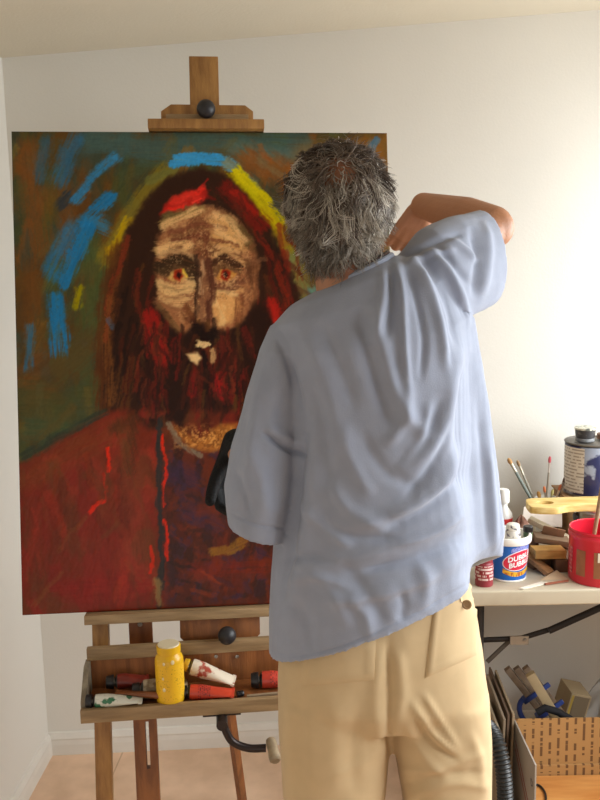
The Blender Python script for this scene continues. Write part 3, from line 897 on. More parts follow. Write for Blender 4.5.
# slotted inner slats
s0 = ex(129, 630, .06)[0]; s1 = ex(152, 630, .06)[0]; zt = -lh - .003
sl_top = ex(150, 720, .06)[1]; sl_bot = ex(150, 767, .06)[1]
for sgn in (0, 1):
    f = (lambda x: x) if sgn == 0 else (lambda x: 2 * xm - x)
    a0, a1 = sorted((f(s0), f(s1))); w = a1 - a0
    mb = MB()
    off = .012 if sgn == 0 else -.012
    # the slat splays slightly; a slot is cut along its lower part
    k = .018 * (1 if sgn == 0 else -1)
    def col_(xa, xb, za, zb_):
        mb.add([(xa + k * (zt - za) / .8, .050, za), (xb + k * (zt - za) / .8, .050, za), (xb + k * (zt - zb_) / .8, .050, zb_), (xa + k * (zt - zb_) / .8, .050, zb_),
                (xa + k * (zt - za) / .8, .074, za), (xb + k * (zt - za) / .8, .074, za), (xb + k * (zt - zb_) / .8, .074, zb_), (xa + k * (zt - zb_) / .8, .074, zb_)],
               [(0, 1, 2, 3), (7, 6, 5, 4), (0, 4, 5, 1), (1, 5, 6, 2), (2, 6, 7, 3), (3, 7, 4, 0)], EF)
    col_(a0, a1, sl_top, zt)
    col_(a0, a0 + w * .5, sl_bot, sl_top); col_(a0 + w * .66, a1, sl_bot, sl_top)
    col_(a0, a1, zf, sl_bot)
    mb.build('slotted_slat', wood_d, easel, smooth=False)
    c = BL + EU * ((a0 + a1) / 2) + EB * .049 + EZ * (zt - .02)
    MB().lathe([(.0001, 0), (.005, 0), (.006, .0015), (.004, .0035), (.0001, .004)], fr_dir(c, -EB), 16).build('screw', steel_m, easel)
# back support leg and low crossbar (behind, to the floor)
pb = BL + EU * xm + EB * .068 + EZ * (-.1)
MB().tube([pb, (pb[0] + .02, pb[1] + .30, .012)], .014, 4).build('back_leg', wood_d, easel, smooth=False)
MB().box(lg0 - .01, 2 * xm - lg0 + .01, .047, .0495 + .02, zf + .02, zf + .06, EF).build('crossbar', wood_d, easel, bevel=.002)

# paint tray: horizontal box in front of the legs
TU = nrm((EU[0], EU[1], 0)); TB = np.array([-TU[1], TU[0], 0])
fl = at(80, 713, 1.84)            # left front lower corner
TF = frame((fl[0], fl[1], 0), TU, TB, (0, 0, 1))


def tr_(px, py, y):
    d = ray(px, py); o = np.array([fl[0], fl[1], 0]) + TB * y
    t = ((o - CAM) @ TB) / (d @ TB); P = CAM + d * t - np.array([fl[0], fl[1], 0])
    return P @ TU, P[2]


zt0 = tr_(82, 724, 0)[1]; zt1 = tr_(82, 711, 0)[1]      # front rail bottom / top
TWd = 2 * ((base_mid - fl) @ TU) + .01
TD = .115
zrb = tr_(84, 661, TD)[1]; zrt = tr_(84, 649, TD)[1]
print('tray', zt0, zt1, zrb, zrt, TWd)
ZT = zt1 - .007                   # tray floor top
tray_m = wood_h
MB().box(0, TWd, 0, .014, zt0, zt1, TF).build('tray_front_rail', tray_m, easel, bevel=.0015)
MB().box(.004, TWd - .004, TD - .002, TD + .014, zrb, zrt, TF).build('tray_back_rail', tray_m, easel, bevel=.0015)
MB().box(.012, TWd - .012, .0145, TD + .012, zt0 + .002, ZT, TF).build('tray_floor', wood_d, easel, smooth=False)
MB().box(.012, TWd - .012, TD + .001, TD + .011, ZT + .0005, zrb - .0005, TF).build('tray_back_panel', wood_d, easel, smooth=False)
grey_wood = mat('weathered_wood', (146, 134, 112), .6, scale=5, stretch=(10, 10, 1.2), col2=(112, 100, 80))
for x0 in (0.0, TWd - .0115):
    MB().prism([(.0145, zt0 + .001), (TD + .010, zt0 + .001), (TD + .010, zrb - .001), (TD - .03, zrb - .001), (.0145, zt1 + .012)], 0, .0115,
               frame((fl + TU * (x0 + .0115)) * np.array([1, 1, 0]), TB, -TU, (0, 0, 1))).build('tray_end', grey_wood, easel, smooth=False)
for (px, py) in ((216, 656), (237, 656), (237, 690)):
    x, z = tr_(px, py, TD)
    y = TD - .003 if py < 670 else TD + .0005
    c = np.array([fl[0], fl[1], 0]) + TU * x + TB * y + np.array([0, 0, z])
    MB().lathe([(.0001, 0), (.0045, 0), (.004, .0015), (.0001, .0025)], fr_dir(c, -TB), 14).build('screw', steel_m, easel)
# crank: bracket, curved arm, wooden grip
cx, cz_ = tr_(221, 724, -.012)


def tpt(x, y, z): return np.array([fl[0], fl[1], 0]) + TU * x + TB * y + np.array([0, 0, z])


bracket_m = mat('blackened_steel', (58, 50, 48), .4, metal=.7)
MB().box(cx - .04, cx + .045, .004, .05, zt0 - .006, zt0 - .0005, TF).build('crank_bracket', bracket_m, easel, bevel=.001)
c0 = tr_(222, 724, -.02); c1 = tr_(232, 741, -.02); c2 = tr_(248, 748, -.022); c3 = tr_(266, 748, -.024)
MB().tube([tpt(c0[0], .03, c0[1] - .002), tpt(c0[0], -.028, c0[1])], .0125, 20).build('crank_hub', bracket_m, easel)
arm = spline([tpt(c0[0] + .003, -.020, c0[1] - .004), tpt(c1[0], -.021, c1[1]), tpt(c2[0], -.022, c2[1]), tpt(c3[0], -.024, c3[1])], 8)
ck = MB().tube(arm, .0088, 14).build('crank_arm', bracket_m, easel)
g = tr_(272, 746, -.03)
gm = mat('worn_grip', (168, 148, 118), .5, var=.3, scale=60)
M = fr_dir(tpt(g[0] - .002, -.012, g[1] + .006), nrm(-TB * .85 + TU * .12 - np.array([0, 0, .35])))
MB().lathe([(.006, 0), (.011, .002), (.0125, .012), (.0115, .03), (.0135, .045), (.013, .054), (.009, .058), (.0001, .058)], M, 20).build('crank_grip', gm, ck)

# ================================================================== folding table on the right
TZ = .73
tab_front = 2.218
table = thing('folding_table', 'long pale plastic folding work table along the white wall, crowded with art supplies', 'table', (1.0, 2.5, 0))
plast = mat('table_plastic', (198, 186, 162), .5, scale=5, col2=(176, 160, 134), contrast=(.3, .5), detail=7)
txl = .375
mb = MB().box(txl, WX - .02, tab_front, tab_front + .555, TZ - .042, TZ)
tt = mb.build('tabletop', plast, table, bevel=.006, bseg=3)
black_m = mat('brace_steel', (44, 40, 38), .45, metal=.4)
# near trestle (left end): two legs, crossbar, and the pair of folding braces
lx0 = .47
for yy in (tab_front + .07, tab_front + .48):
    MB().tube([(lx0, yy, TZ - .043), (lx0, yy, .013)], .0125, 14).build('leg', black_m, table)
MB().tube([(lx0, tab_front + .07, .2), (lx0, tab_front + .48, .2)], .010, 12).build('leg_crossbar', black_m, table)
for yy in (tab_front + .07, tab_front + .48):
    MB().tube([(WX - .14, yy, TZ - .043), (WX - .14, yy, .013)], .0125, 14).build('leg', black_m, table)
ya_ = tab_front + .30
b0 = at(488, 640, ya_); b1 = at(522, 638, ya_); b2 = at(604, 606, ya_)
b0[2] = b1[2] - .004
MB().tube([(lx0, ya_, b1[2] - .006), b1 + np.array([.01, 0, 0])], .0085, 10, flat=.7).build('folding_brace', black_m, table)
b3 = at(548, 630, ya_)
MB().tube([b1, b3], .0085, 10, flat=.7).tube([b3 + (0, -.008, .001), b2], .011, 10, flat=.7).build('folding_brace', black_m, table)
jl = at(513, 640, ya_)
MB().box(jl[0] - .012, b1[0] + .016, ya_ - .015, ya_ - .010, b1[2] - .014, b1[2] + .012).lathe([(.0001, 0), (.006, 0), (.005, .003), (.0001, .004)], fr_dir((b1[0] + .004, ya_ - .015, b1[2]), (0, -1, 0)), 14).build('brace_joint', steel_m, table, smooth=False)
b4 = at(487, 662, ya_)
MB().tube([jl + (0, .012, 0), b4], .007, 10, flat=.6).build('folding_brace', mat('grey_steel', (96, 88, 78), .5, metal=.4), table)

# ================================================================== the painter
HC = at(338, 207, 1.585)


def W(px, py, Y): return at(px, py, Y)


def finger(base, dirs, lens, r0, r1):
    pts = [np.array(base)]
    for d, l in zip(dirs, lens): pts.append(pts[-1] + nrm(d) * l)
    n = len(pts); return pts, [r0 + (r1 - r0) * i / (n - 1) for i in range(n)]


def rot_about(v, ax, ang):
    ax = nrm(ax); return v * math.cos(ang) + np.cross(ax, v) * math.sin(ang) + ax * (ax @ v) * (1 - math.cos(ang))


def hand_tubes(mb, wrist, d, palm_n, curls, thumb_side, infl=0.0, thumb_curl=.5, spread=.05):
    """palm with four unequal fingers and a side thumb; d along the fingers, palm_n out of the palm; thumb_side = +-1 along cross(d, palm_n)"""
    d = nrm(d); n = nrm(palm_n - d * (np.asarray(palm_n) @ d)); s = np.cross(d, n) * thumb_side
    ax = np.cross(d, n)           # bending about this turns d towards n
    lens = [(.044, .026, .022), (.048, .030, .023), (.044, .028, .023), (.034, .021, .020)]
    for i in range(4):
        off = (1.5 - i) * .0195
        k = wrist + d * (.088 - (.004, 0, .003, .010)[i]) + s * off
        w0 = wrist + s * off * .55 + d * .01
        mb.tube([w0, (w0 + k) / 2 + n * -.002, k], [.0135 + infl, .0135 + infl, .0115 + infl], 12, True)
        c = curls[i]; dd = nrm(d + s * (1.5 - i) * spread); dirs = []; acc = 0
        for q in range(3):
            acc += c[q]; dirs.append(rot_about(dd, ax, acc))
        p, r = finger(k, dirs, lens[i], .0095 + infl, .0075 + infl)
        mb.tube(p, r, 12, True)
    tb = wrist + d * .026 + s * .026 + n * .006
    t1 = nrm(d * .62 + s * .62 + n * .35)
    t2 = rot_about(t1, s * .2 + ax * .8, thumb_curl); t3 = rot_about(t2, s * .2 + ax * .8, thumb_curl * .7)
    p, r = finger(tb, (t1, t2, t3), (.040, .033, .026), .0135 + infl, .0095 + infl)
    mb.tube([wrist + d * .01 + s * .012] + p, [.014 + infl] + r, 12, True)


shL = W(285, 352, 1.60); shR = W(408, 284, 1.62)
elL = W(262, 492, 1.64); wrL = W(243, 452, 1.86)
elR = W(493, 226, 1.80); wrR = W(423, 205, 1.98)
pel = W(382, 668, 1.61)
hipL = pel + (-.085, 0, -.03); hipR = pel + (.085, 0, -.03)
knL = np.array([W(336, 800, 1.60)[0] - .005, 1.58, .48]); knR = np.array([W(444, 800, 1.60)[0] + .005, 1.60, .48])
anL = np.array([knL[0] - .01, 1.62, .09]); anR = np.array([knR[0] + .02, 1.63, .09])
c7 = W(350, 296, 1.575)

mb = MB()
# torso, neck
mb.tube([pel, pel * .6 + c7 * .4, c7 * .75 + pel * .25 + (0, 0, -.02)], [.115, .105, .105], 20, True, flat=.75)
mb.tube([shL + (.012, 0, -.02), c7 + (0, .02, -.06), shR + (-.01, .01, -.02)], [.036, .06, .038], 16, True)
mb.tube([c7 + (0, .02, -.06), HC + (.004, -.005, -.06)], [.052, .052], 20, True)
# arms
mb.tube([shL + (.005, 0, -.02), elL], [.038, .036], 16, True); mb.tube([elL, elL * .6 + wrL * .4, wrL], [.039, .038, .026], 16, True)
mb.tube([shR + (0, .01, -.02), elR], [.038, .038], 16, True)
mb.tube([elR, elR * .62 + wrR * .38, wrR], [.040, .0425, .027], 16, True)
mb.ball(elR + (.002, 0, -.004), .040)
# legs and feet
for h, k, an in ((hipL, knL, anL), (hipR, knR, anR)):
    mb.tube([h, k], [.080, .058], 18, True); mb.tube([k, k * .65 + an * .35, an], [.056, .056, .036], 18, True)
    mb.tube([an + (0, -.02, -.045), an + (0, .14, -.055)], [.036, .03], 14, True)
# head: cranium, face, jaw, nose, ears
tilt = .06
mb.ball(HC + (0, -.004, .012), (.073, .091, .082), 32, 20)
mb.ball(HC + (-.006, .035, -.045), (.062, .068, .085), 28, 18)
mb.ball(HC + (-.008, .060, -.095), (.042, .042, .032), 20, 12)
mb.tube([HC + (-.008, .098, .012), HC + (-.010, .118, -.028), HC + (-.010, .108, -.038)], [.009, .014, .012], 10, True)
mb.tube([HC + (-.030, .102, -.074), HC + (.014, .104, -.074)], [.007, .007], 10, True)      # lips
mb.tube([HC + (-.046, .094, .026), HC + (-.010, .102, .030), HC + (.030, .094, .026)], [.008, .010, .008], 10, True)   # brow
for sx in (-1, 1):
    mb.ball(HC + (sx * .077 - .003, .012, -.022), (.008, .019, .030), 16, 10)
    mb.ball(HC + (sx * .028 - .008, .092, .006), (.013, .010, .010), 14, 10)
# right hand closed round the brush
dR = nrm(W(410, 232, 2.025) - wrR)
nR = nrm(np.array([-.10, .95, -.15]))
fist = [(.50, .80, .5), (.50, .70, .45), (.38, .60, .40), (.25, .5, .3)]
hand_tubes(mb, wrR + dR * .012, dR, nR, fist, 1, 0, .55)
# left hand, hanging from the wrist inside its glove
dL = nrm(W(219, 500, 1.90) - W(229, 452, 1.90) + np.array([0, .015, 0]))
wrL2 = W(232, 450, 1.885)
mb.tube([wrL, wrL2], [.027, .024], 14, True)
nL = nrm(np.array([.55, -.5, .1]))
curlL = [(.75, .9, .6), (.8, .9, .6), (.85, .9, .6), (.9, .9, .6)]
hand_tubes(mb, wrL2, dL, nL, curlL, 1, 0, .3)
body_me = remesh(mb, 'person', .0038, 6)
co, no = mesh_arrays(body_me)
# skin colour with a warmer bald crown and darker tan on the forearm
cols = np.tile(lin((176, 122, 88)), (len(co), 1))
nz_ = fbm(co[:, 0] * 40, co[:, 2] * 40 + co[:, 1] * 31, 9)
cols *= (0.88 + .24 * nz_)[:, None]
hd = np.linalg.norm(co - HC, axis=1) < .13
cols[hd] *= np.array([.55, .46, .42])
po = np.array([pel[0], pel[1], 0.0])
body_me.transform(Matrix.Translation(Vector(-po)))
set_mesh_vcol(body_me, cols)
body_me.materials.append(vcol_mat('skin', .5, bump=.15, bscale=220))
person = bpy.data.objects.new('person', body_me); COL.objects.link(person); person.location = po
tag(person, 'person seen from behind in a pale blue T-shirt and khaki trousers, arm raised to paint', 'person')


def child_mesh(me, name, m, origin=po, parent=None):
    me.name = name
    if m is not None: me.materials.append(m)
    o = bpy.data.objects.new(name, me); COL.objects.link(o); o.parent = parent or person
    return o


# glove on the left hand
mb = MB(); hand_tubes(mb, wrL2, dL, nL, curlL, 1, .0022, .3)
mb.tube([wrL2 - dL * .02 + (wrL - wrL2) * .2, wrL2 + dL * .012], [.029, .027], 16, True)
gme = remesh(mb, 'glove', .0034, 4); gme.transform(Matrix.Translation(Vector(-po)))
child_mesh(gme, 'glove', mat('black_glove_rubber', (15, 15, 16), .7, bump=.3, bscale=200, spec=.3))
# shoes
shoe_m = mat('brown_shoe', (74, 56, 42), .6, var=.2, scale=20)
for an in (anL, anR):
    mb = MB(); mb.tube([an + (0, -.035, -.042), an + (0, .05, -.045), an + (0, .16, -.055)], [.046, .048, .036], 18, True)
    sme = remesh(mb, 'shoe', .006, 4)
    for v in sme.vertices: v.co.z = max(v.co.z, .002)
    sme.transform(Matrix.Translation(Vector(-po))); child_mesh(sme, 'shoe', shoe_m)


# ------------------------------------------------------------------ cloth helpers
TMPL_Y = [1.60, 1.505, 1.465, 1.505, 1.605, 1.715, 1.77, 1.715]


def ring8(P8, n=6):
    return spline(P8, n, closed=True)


def ring_lr(L, R, tb=.135, tf=.16, yc=1.60, ex_=None):
    Lw = W(L[0], L[1], yc); Rw = W(R[0], R[1], yc + .005)
    D = Rw - Lw; pts = []
    for f, yo in ((0, 0), (.16, -tb * .74), (.5, -tb), (.84, -tb * .74), (1, 0), (.84, tf * .74), (.5, tf), (.16, tf * .74)):
        p = Lw + D * f; p[1] = yc + yo; pts.append(p)
    if ex_ is not None: pts[5] = W(*ex_)
    return ring8(pts)


def fold_field(co, no, folds):
    """sum of tapered ridges (photo-space polylines) for the side that faces the viewer; returns displacement in metres"""
    X, Y = proj(co)
    v = CAM - co; v /= np.linalg.norm(v, axis=1)[:, None]
    fac = np.clip((np.sum(no * v, 1) - .05) / .3, 0, 1)
    D = np.zeros(len(co))
    for pts, w, a in folds:
        p = spline(pts, 6)[:, :2] if len(pts) > 2 else np.asarray(pts, float)
        m = (X > p[:, 0].min() - 3 * w) & (X < p[:, 0].max() + 3 * w) & (Y > p[:, 1].min() - 3 * w) & (Y < p[:, 1].max() + 3 * w)
        if not m.any(): continue
        d, t = seg_dist(X[m], Y[m], p)
        D[m] += a * np.exp(-(d / w) ** 2) * np.clip(4 * t * (1 - t) * 1.4 + .12, 0, 1)
    return D * fac


def sculpt(me, folds, nz_amp=0.0, seed=0, gain=1.0):
    co, no = mesh_arrays(me)
    D = fold_field(co, no, folds) * gain
    if nz_amp:
        D += nz_amp * (fbm(co[:, 0] * 14 + 9, co[:, 2] * 9 + co[:, 1] * 11, seed, 3) - .5)
    co = co + no * D[:, None]
    me.vertices.foreach_set('co', co.astype(np.float32).ravel()); me.update()


# ------------------------------------------------------------------ shirt
hem = [W(269, 651, 1.60), W(298, 664, 1.505), W(386, 637, 1.465), W(462, 598, 1.525), W(472, 566, 1.615), W(501, 557, 1.675), W(420, 585, 1.80), W(300, 610, 1.73)]
hem = ring8(hem)
hc = hem.mean(0)
rings = [hc + (hem - hc) * .78 + (0, 0, .10), hc + (hem - hc) * .90 + (0, 0, .05), hc + (hem - hc) * .935 + (0, 0, .006), hem,
         ring_lr((269, 610), (475, 556), .13, .17, ex_=(499, 530, 1.675)),
         ring_lr((274, 545), (473, 500), .125, .17, ex_=(493, 478, 1.675)),
         ring_lr((284, 475), (472, 435), .125, .16, ex_=(485, 420, 1.675)),
         ring_lr((284, 410), (470, 375), .125, .15, ex_=(477, 370, 1.675)),
         ring_lr((275, 355), (463, 320), .125, .13, ex_=(467, 318, 1.675)),
         ring_lr((272, 326), (444, 278), .105, .10),
         ring_lr((290, 306), (424, 258), .085, .085),
         ring_lr((318, 290), (394, 255), .064, .07)]
mb = MB().loft(rings)
# left sleeve: wide, hanging; open at the hem


def sleeve(mb, secs, inward):
    """secs: (centre, half-axis a, half-axis b)"""
    R_ = []
    for c, a, b_ in secs:
        R_.append(np.array([c + a * math.cos(t) + b_ * math.sin(t) for t in np.linspace(0, 2 * PI, 28, endpoint=False)]))
    c, a, b_ = secs[-1]
    for s_, k in ((.90, .02), (.86, .4), (.55, .55)):
        R_.append(np.array([c + inward * k * .12 + (a * math.cos(t) + b_ * math.sin(t)) * s_ for t in np.linspace(0, 2 * PI, 28, endpoint=False)]))
    mb.loft(R_)


def ax_(p, q, Y):  # half axis between two pixels on one depth
    return (W(q[0], q[1], Y) - W(p[0], p[1], Y)) / 2


Yv = np.array([0, 1.0, 0])
secs = [(W(300, 332, 1.60), ax_((272, 326), (330, 340), 1.6), Yv * .055),
        (W(284, 350, 1.60), ax_((261, 350), (310, 352), 1.6), Yv * .072),
        (W(274, 400, 1.60), ax_((246, 400), (304, 404), 1.6), Yv * .078),
        (W(266, 450, 1.60), ax_((233, 446), (303, 456), 1.6), Yv * .082),
        (W(262, 492, 1.60), ax_((224, 486), (300, 502), 1.6), Yv * .084),
        (W(259, 530, 1.60), ax_((228, 522), (291, 538), 1.6), Yv * .080)]
sleeve(mb, secs, np.array([0, 0, 1.0]))
ard = nrm(elR - shR)
bx = nrm(np.cross(ard, (0, 0, 1.0)))
secs = [(W(405, 298, 1.60), ax_((406, 254), (400, 345), 1.6), bx * .06),
        (W(432, 278, 1.63), ax_((427, 235), (440, 335), 1.63), bx * .06),
        (W(456, 268, 1.68), ax_((452, 224), (464, 325), 1.68), bx * .058),
        (W(474, 262, 1.73), ax_((470, 216), (480, 315), 1.73), bx * .055),
        (W(485, 258, 1.76), ax_((483, 210), (491, 306), 1.76), bx * .052)]
sleeve(mb, secs, -ard)
shirt_me = remesh(mb, 'shirt', .0031, 9)
E_ = []
S = lambda pts, w, a: E_.append((pts, w, a))
# creases raying from the raised shoulder
S([(396, 262), (402, 300), (404, 350), (408, 392)], 4.5, .0075)
S([(404, 258), (416, 296), (424, 340), (420, 380)], 4.0, -.006)
S([(410, 256), (428, 290), (440, 330), (444, 372)], 4.5, .008)
S([(418, 252), (438, 282), (452, 316), (456, 352)], 4.0, -.0065)
S([(426, 248), (448, 272), (462, 302), (466, 330)], 4.5, .0075)
S([(390, 266), (392, 300), (386, 340)], 4.0, -.006)
S([(384, 270), (382, 304), (372, 344)], 5.5, .006)
S([(434, 243), (452, 262), (470, 286)], 3.6, -.005)
S([(446, 236), (462, 248), (480, 262)], 3.6, .005)
S([(400, 258), (430, 244), (462, 234)], 3.2, -.005)
S([(404, 264), (436, 252), (456, 250)], 3.2, .005)
S([(470, 226), (478, 256), (474, 300)], 4.5, -.006)
S([(484, 220), (488, 254), (482, 296)], 5, .006)
# large diagonals over the back
S([(372, 300), (384, 350), (400, 404), (430, 440)], 8, .007)
S([(358, 306), (372, 362), (392, 424)], 8, -.006)
S([(408, 380), (404, 420), (384, 448)], 7, .006)
S([(462, 330), (452, 390), (438, 440), (400, 474)], 10, .008)
S([(468, 352), (462, 420), (470, 500)], 8, -.008)
S([(446, 390), (424, 440), (392, 470)], 6, -.005)
S([(470, 440), (440, 480), (396, 512), (340, 530)], 8, .007)
S([(470, 470), (430, 506), (380, 532)], 6, -.005)
S([(472, 500), (440, 526), (380, 552), (300, 566)], 8, .006)
S([(472, 528), (430, 550), (360, 572)], 6, -.005)
S([(472, 548), (440, 568), (384, 590), (320, 604)], 8, .006)
S([(330, 480), (350, 510), (390, 530)], 7, .005)
S([(320, 520), (350, 536), (400, 540)], 5, -.0045)
S([(304, 420), (300, 470), (292, 540), (282, 600)], 6, -.009)
S([(312, 440), (312, 500), (300, 560), (290, 640)], 9, .006)
S([(300, 560), (330, 590), (350, 630)], 8, .005)
S([(340, 560), (372, 600), (386, 630)], 7, -.004)
S([(420, 560), (426, 590), (420, 614)], 7, .004)
S([(288, 600), (306, 620), (312, 656)], 7, -.004)
S([(300, 330), (322, 372), (336, 420), (338, 470)], 9, .0045)
S([(318, 322), (342, 368), (356, 412)], 7, -.004)
S([(312, 380), (326, 430), (330, 490)], 7, -.004)
S([(345, 420), (352, 460), (372, 496)], 7, .0045)
S([(360, 430), (384, 470), (420, 488)], 7, -.004)
S([(430, 400), (420, 440), (396, 470)], 5, .005)
S([(452, 420), (430, 468), (404, 500)], 5, -.005)
S([(456, 470), (424, 500), (388, 516)], 4.5, .005)
S([(464, 512), (424, 536), (372, 545)], 4, .004)
S([(466, 540), (410, 562), (350, 572)], 4, -.004)
S([(330, 600), (380, 596), (440, 574)], 5, .004)
S([(286, 580), (320, 576), (352, 590)], 5, .004)
S([(284, 560), (312, 556), (340, 562)], 4, -.004)
S([(350, 600), (366, 616), (370, 640)], 6, .004)
S([(400, 590), (404, 606), (400, 622)], 5, -.004)
S([(296, 500), (318, 520), (352, 548)], 6, .005)
S([(478, 400), (484, 470), (488, 550)], 4, -.004)
S([(486, 440), (493, 500), (495, 552)], 4, .004)
# left sleeve
S([(262, 432), (282, 446), (304, 458)], 2.6, -.007)
S([(266, 426), (288, 438), (304, 446)], 4, .004)
S([(276, 336), (292, 372), (302, 412)], 4, -.005)
S([(262, 366), (254, 420), (246, 500)], 7, .005)
S([(284, 390), (280, 440), (272, 510)], 8, -.004)
S([(250, 440), (262, 480), (268, 520)], 7, .004)
S([(236, 470), (246, 496), (250, 520)], 5, -.004)
S([(229, 512), (256, 524), (291, 529)], 1.3, -.0022)
# hem stitching
S([(274, 650), (300, 656), (345, 645), (400, 621), (440, 600), (472, 581)], 1.3, -.0022)
sculpt(shirt_me, E_, .006, 3, 1.35)
shirt_me.transform(Matrix.Translation(Vector(-po)))
shirt_m = mat('shirt_jersey', (152, 158, 174), .85, var=.05, scale=30, bump=.12, bscale=420, spec=.15, sheen=.15)
shirt = child_mesh(shirt_me, 'shirt', shirt_m)
# ribbed collar and the dark cord round the neck
ncol = ring_lr((319, 290), (391, 256), .062, .07)
col = MB()
R_ = np.vstack([ncol, ncol[:1]])
col.tube([p + (0, 0, .001) for p in ncol] + [ncol[0] + (0, 0, .001)], .006, 8)
col.build('collar', shirt_m, person)
n2 = ring_lr((322, 285), (388, 252), .059, .065)
MB().tube(list(n2) + [n2[0]], .0025, 8).build('neck_cord', mat('leather_cord', (58, 32, 22), .5), person)

# ------------------------------------------------------------------ trousers
def ring_w(x0, x1, yb, yf, z, n=8):
    cx_, cy_ = (x0 + x1) / 2, (yb + yf) / 2
    a, b_ = (x1 - x0) / 2, (yf - yb) / 2
    out = []
    for t in np.linspace(0, 2 * PI, 48, endpoint=False):
        c, s_ = math.cos(t), math.sin(t); e = .78
        out.append((cx_ - a * np.sign(c) * abs(c) ** e, cy_ - b_ * np.sign(s_) * abs(s_) ** e, z))
    return np.array(out)


def xz(px, py): p = W(px, py, 1.60); return p[0], p[2]


mb = MB()
hips = []
for (l, rr, py, yb, yf) in ((288, 466, 570, 1.50, 1.73), (282, 474, 610, 1.495, 1.735), (278, 482, 650, 1.485, 1.735), (277, 487, 690, 1.48, 1.73), (278, 489, 712, 1.50, 1.715)):
    x0, z = xz(l, py); x1, _ = xz(rr, py); hips.append(ring_w(x0, x1, yb, yf, z))
mb.loft(hips)
fx = []
for side in (0, 1):
    rs_ = []
    for (l, rr, py) in (((277, 391, 690), (278, 391, 730), (281, 388, 752), (284, 384, 800)), ((387, 488, 690), (391, 490, 730), (395, 490, 752), (403, 488, 800)))[side]:
        x0, z = xz(l, py); x1, _ = xz(rr, py); rs_.append(ring_w(x0, x1, 1.495, 1.71, z))
    xa, xb = rs_[-1][:, 0].min(), rs_[-1][:, 0].max()
    an = (anL, anR)[side]
    for k, z in ((.35, .40), (.7, .22), (1.0, .05)):
        c_ = (xa + xb) / 2 * (1 - k) + an[0] * k; w_ = (xb - xa) / 2 * (1 - .22 * k)
        rs_.append(ring_w(c_ - w_, c_ + w_, 1.50 + .03 * k, 1.71 - .01 * k, z))
    rs_.append(rs_[-1] * .9 + rs_[-1].mean(0) * .1); q = rs_[-1].copy(); q[:, 2] += .08; rs_.append(q * .97 + q.mean(0) * .03)
    mb.loft(rs_)
tr_me = remesh(mb, 'trousers', .0055, 8)
E_ = []
S([(388, 640), (390, 690), (390, 740), (392, 790)], 3.5, -.008)
S([(380, 650), (376, 700), (380, 760)], 7, .005)
S([(398, 650), (402, 690), (398, 720)], 6, .005)
S([(410, 700), (430, 730), (458, 756)], 4, .007)
S([(414, 712), (432, 742), (460, 762)], 3, -.006)
S([(422, 692), (440, 720), (460, 750)], 3, .005)
S([(404, 720), (424, 756), (450, 780)], 5, .005)
S([(400, 770), (440, 768), (486, 752)], 4, .004)
S([(400, 786), (440, 776), (488, 772)], 3.5, -.004)
S([(404, 800), (450, 784), (490, 788)], 4, .004)
S([(470, 730), (480, 760), (484, 800)], 5, .004)
S([(330, 690), (336, 740), (330, 800)], 12, .004)
S([(300, 690), (300, 750), (306, 800)], 8, -.004)
S([(360, 700), (352, 760), (358, 800)], 8, -.0035)
S([(290, 680), (286, 740), (290, 790)], 6, .003)
S([(384, 740), (362, 764), (330, 776)], 5, .003)
sculpt(tr_me, E_, .006, 8, 1.0)
khaki = mat('khaki_cotton', (204, 178, 138), .85, var=.05, scale=26, bump=.05, bscale=600, spec=.15, sheen=.1)
co, no = mesh_arrays(tr_me)
bvh = BVHTree.FromPolygons([Vector(c) for c in co], [tuple(p.vertices) for p in tr_me.polygons])
tr_me.transform(Matrix.Translation(Vector(-po)))
trousers = child_mesh(tr_me, 'trousers', khaki)


def on_cloth(px, py, lift):
    d = Vector(ray(px, py)).normalized()
    h, n, i, _ = bvh.ray_cast(Vector(CAM), d)
    if h is None: h, n, i, _ = bvh.find_nearest(Vector(W(px, py, 1.5)))
    if n.dot(d) > 0: n = -n
    return np.array(h + n * lift)


def patch(name, quad, nu, nv, th, parent, m):
    """slab laid on the cloth inside a quad of photo pixels (tl, tr, br, bl)"""
    q = [np.array(p, float) for p in quad]; top = []; bot = []
    for j in range(nv + 1):
        for i in range(nu + 1):
            u, v = i / nu, j / nv
            p = (q[0] * (1 - u) + q[1] * u) * (1 - v) + (q[3] * (1 - u) + q[2] * u) * v
            edge = min(i, nu - i, j, nv - j)
            top.append(on_cloth(p[0], p[1], th * (.35 if edge == 0 else (1.5 if edge == 1 else 1)))); bot.append(on_cloth(p[0], p[1], -.003))
    n = len(top); idx = lambda i, j: j * (nu + 1) + i
    fs = []
    for j in range(nv):
        for i in range(nu):
            fs.append((idx(i, j), idx(i + 1, j), idx(i + 1, j + 1), idx(i, j + 1)))
            fs.append(tuple(n + k for k in (idx(i, j + 1), idx(i + 1, j + 1), idx(i + 1, j), idx(i, j))))
    bd = [idx(i, 0) for i in range(nu)] + [idx(nu, j) for j in range(nv)] + [idx(i, nv) for i in range(nu, 0, -1)] + [idx(0, j) for j in range(nv, 0, -1)]
    for k in range(len(bd)):
        a_, b_ = bd[k], bd[(k + 1) % len(bd)]; fs.append((a_, n + a_, n + b_, b_))
    return MB().add(top + bot, fs).build(name, m, parent, angle=60)


pk = patch('back_pocket', [(434, 600), (479, 578), (476, 655), (425, 678)], 14, 18, .0035, trousers, khaki)
patch('back_pocket', [(300, 640), (376, 640), (374, 680), (302, 686)], 16, 8, .003, trousers, khaki)
bc = on_cloth(463, 604, .0085)
MB().lathe([(.0001, 0), (.0085, 0), (.0085, .0025), (.006, .003), (.005, .002), (.0001, .002)], fr_dir(bc, CAM - bc), 20).build('pocket_button', mat('tan_button', (150, 118, 80), .4), pk)

# ------------------------------------------------------------------ hair
rs = np.random.RandomState(11)
crown = nrm(np.array([-.04, -.86, .50]))
hv, hf, hcol = [], [], []


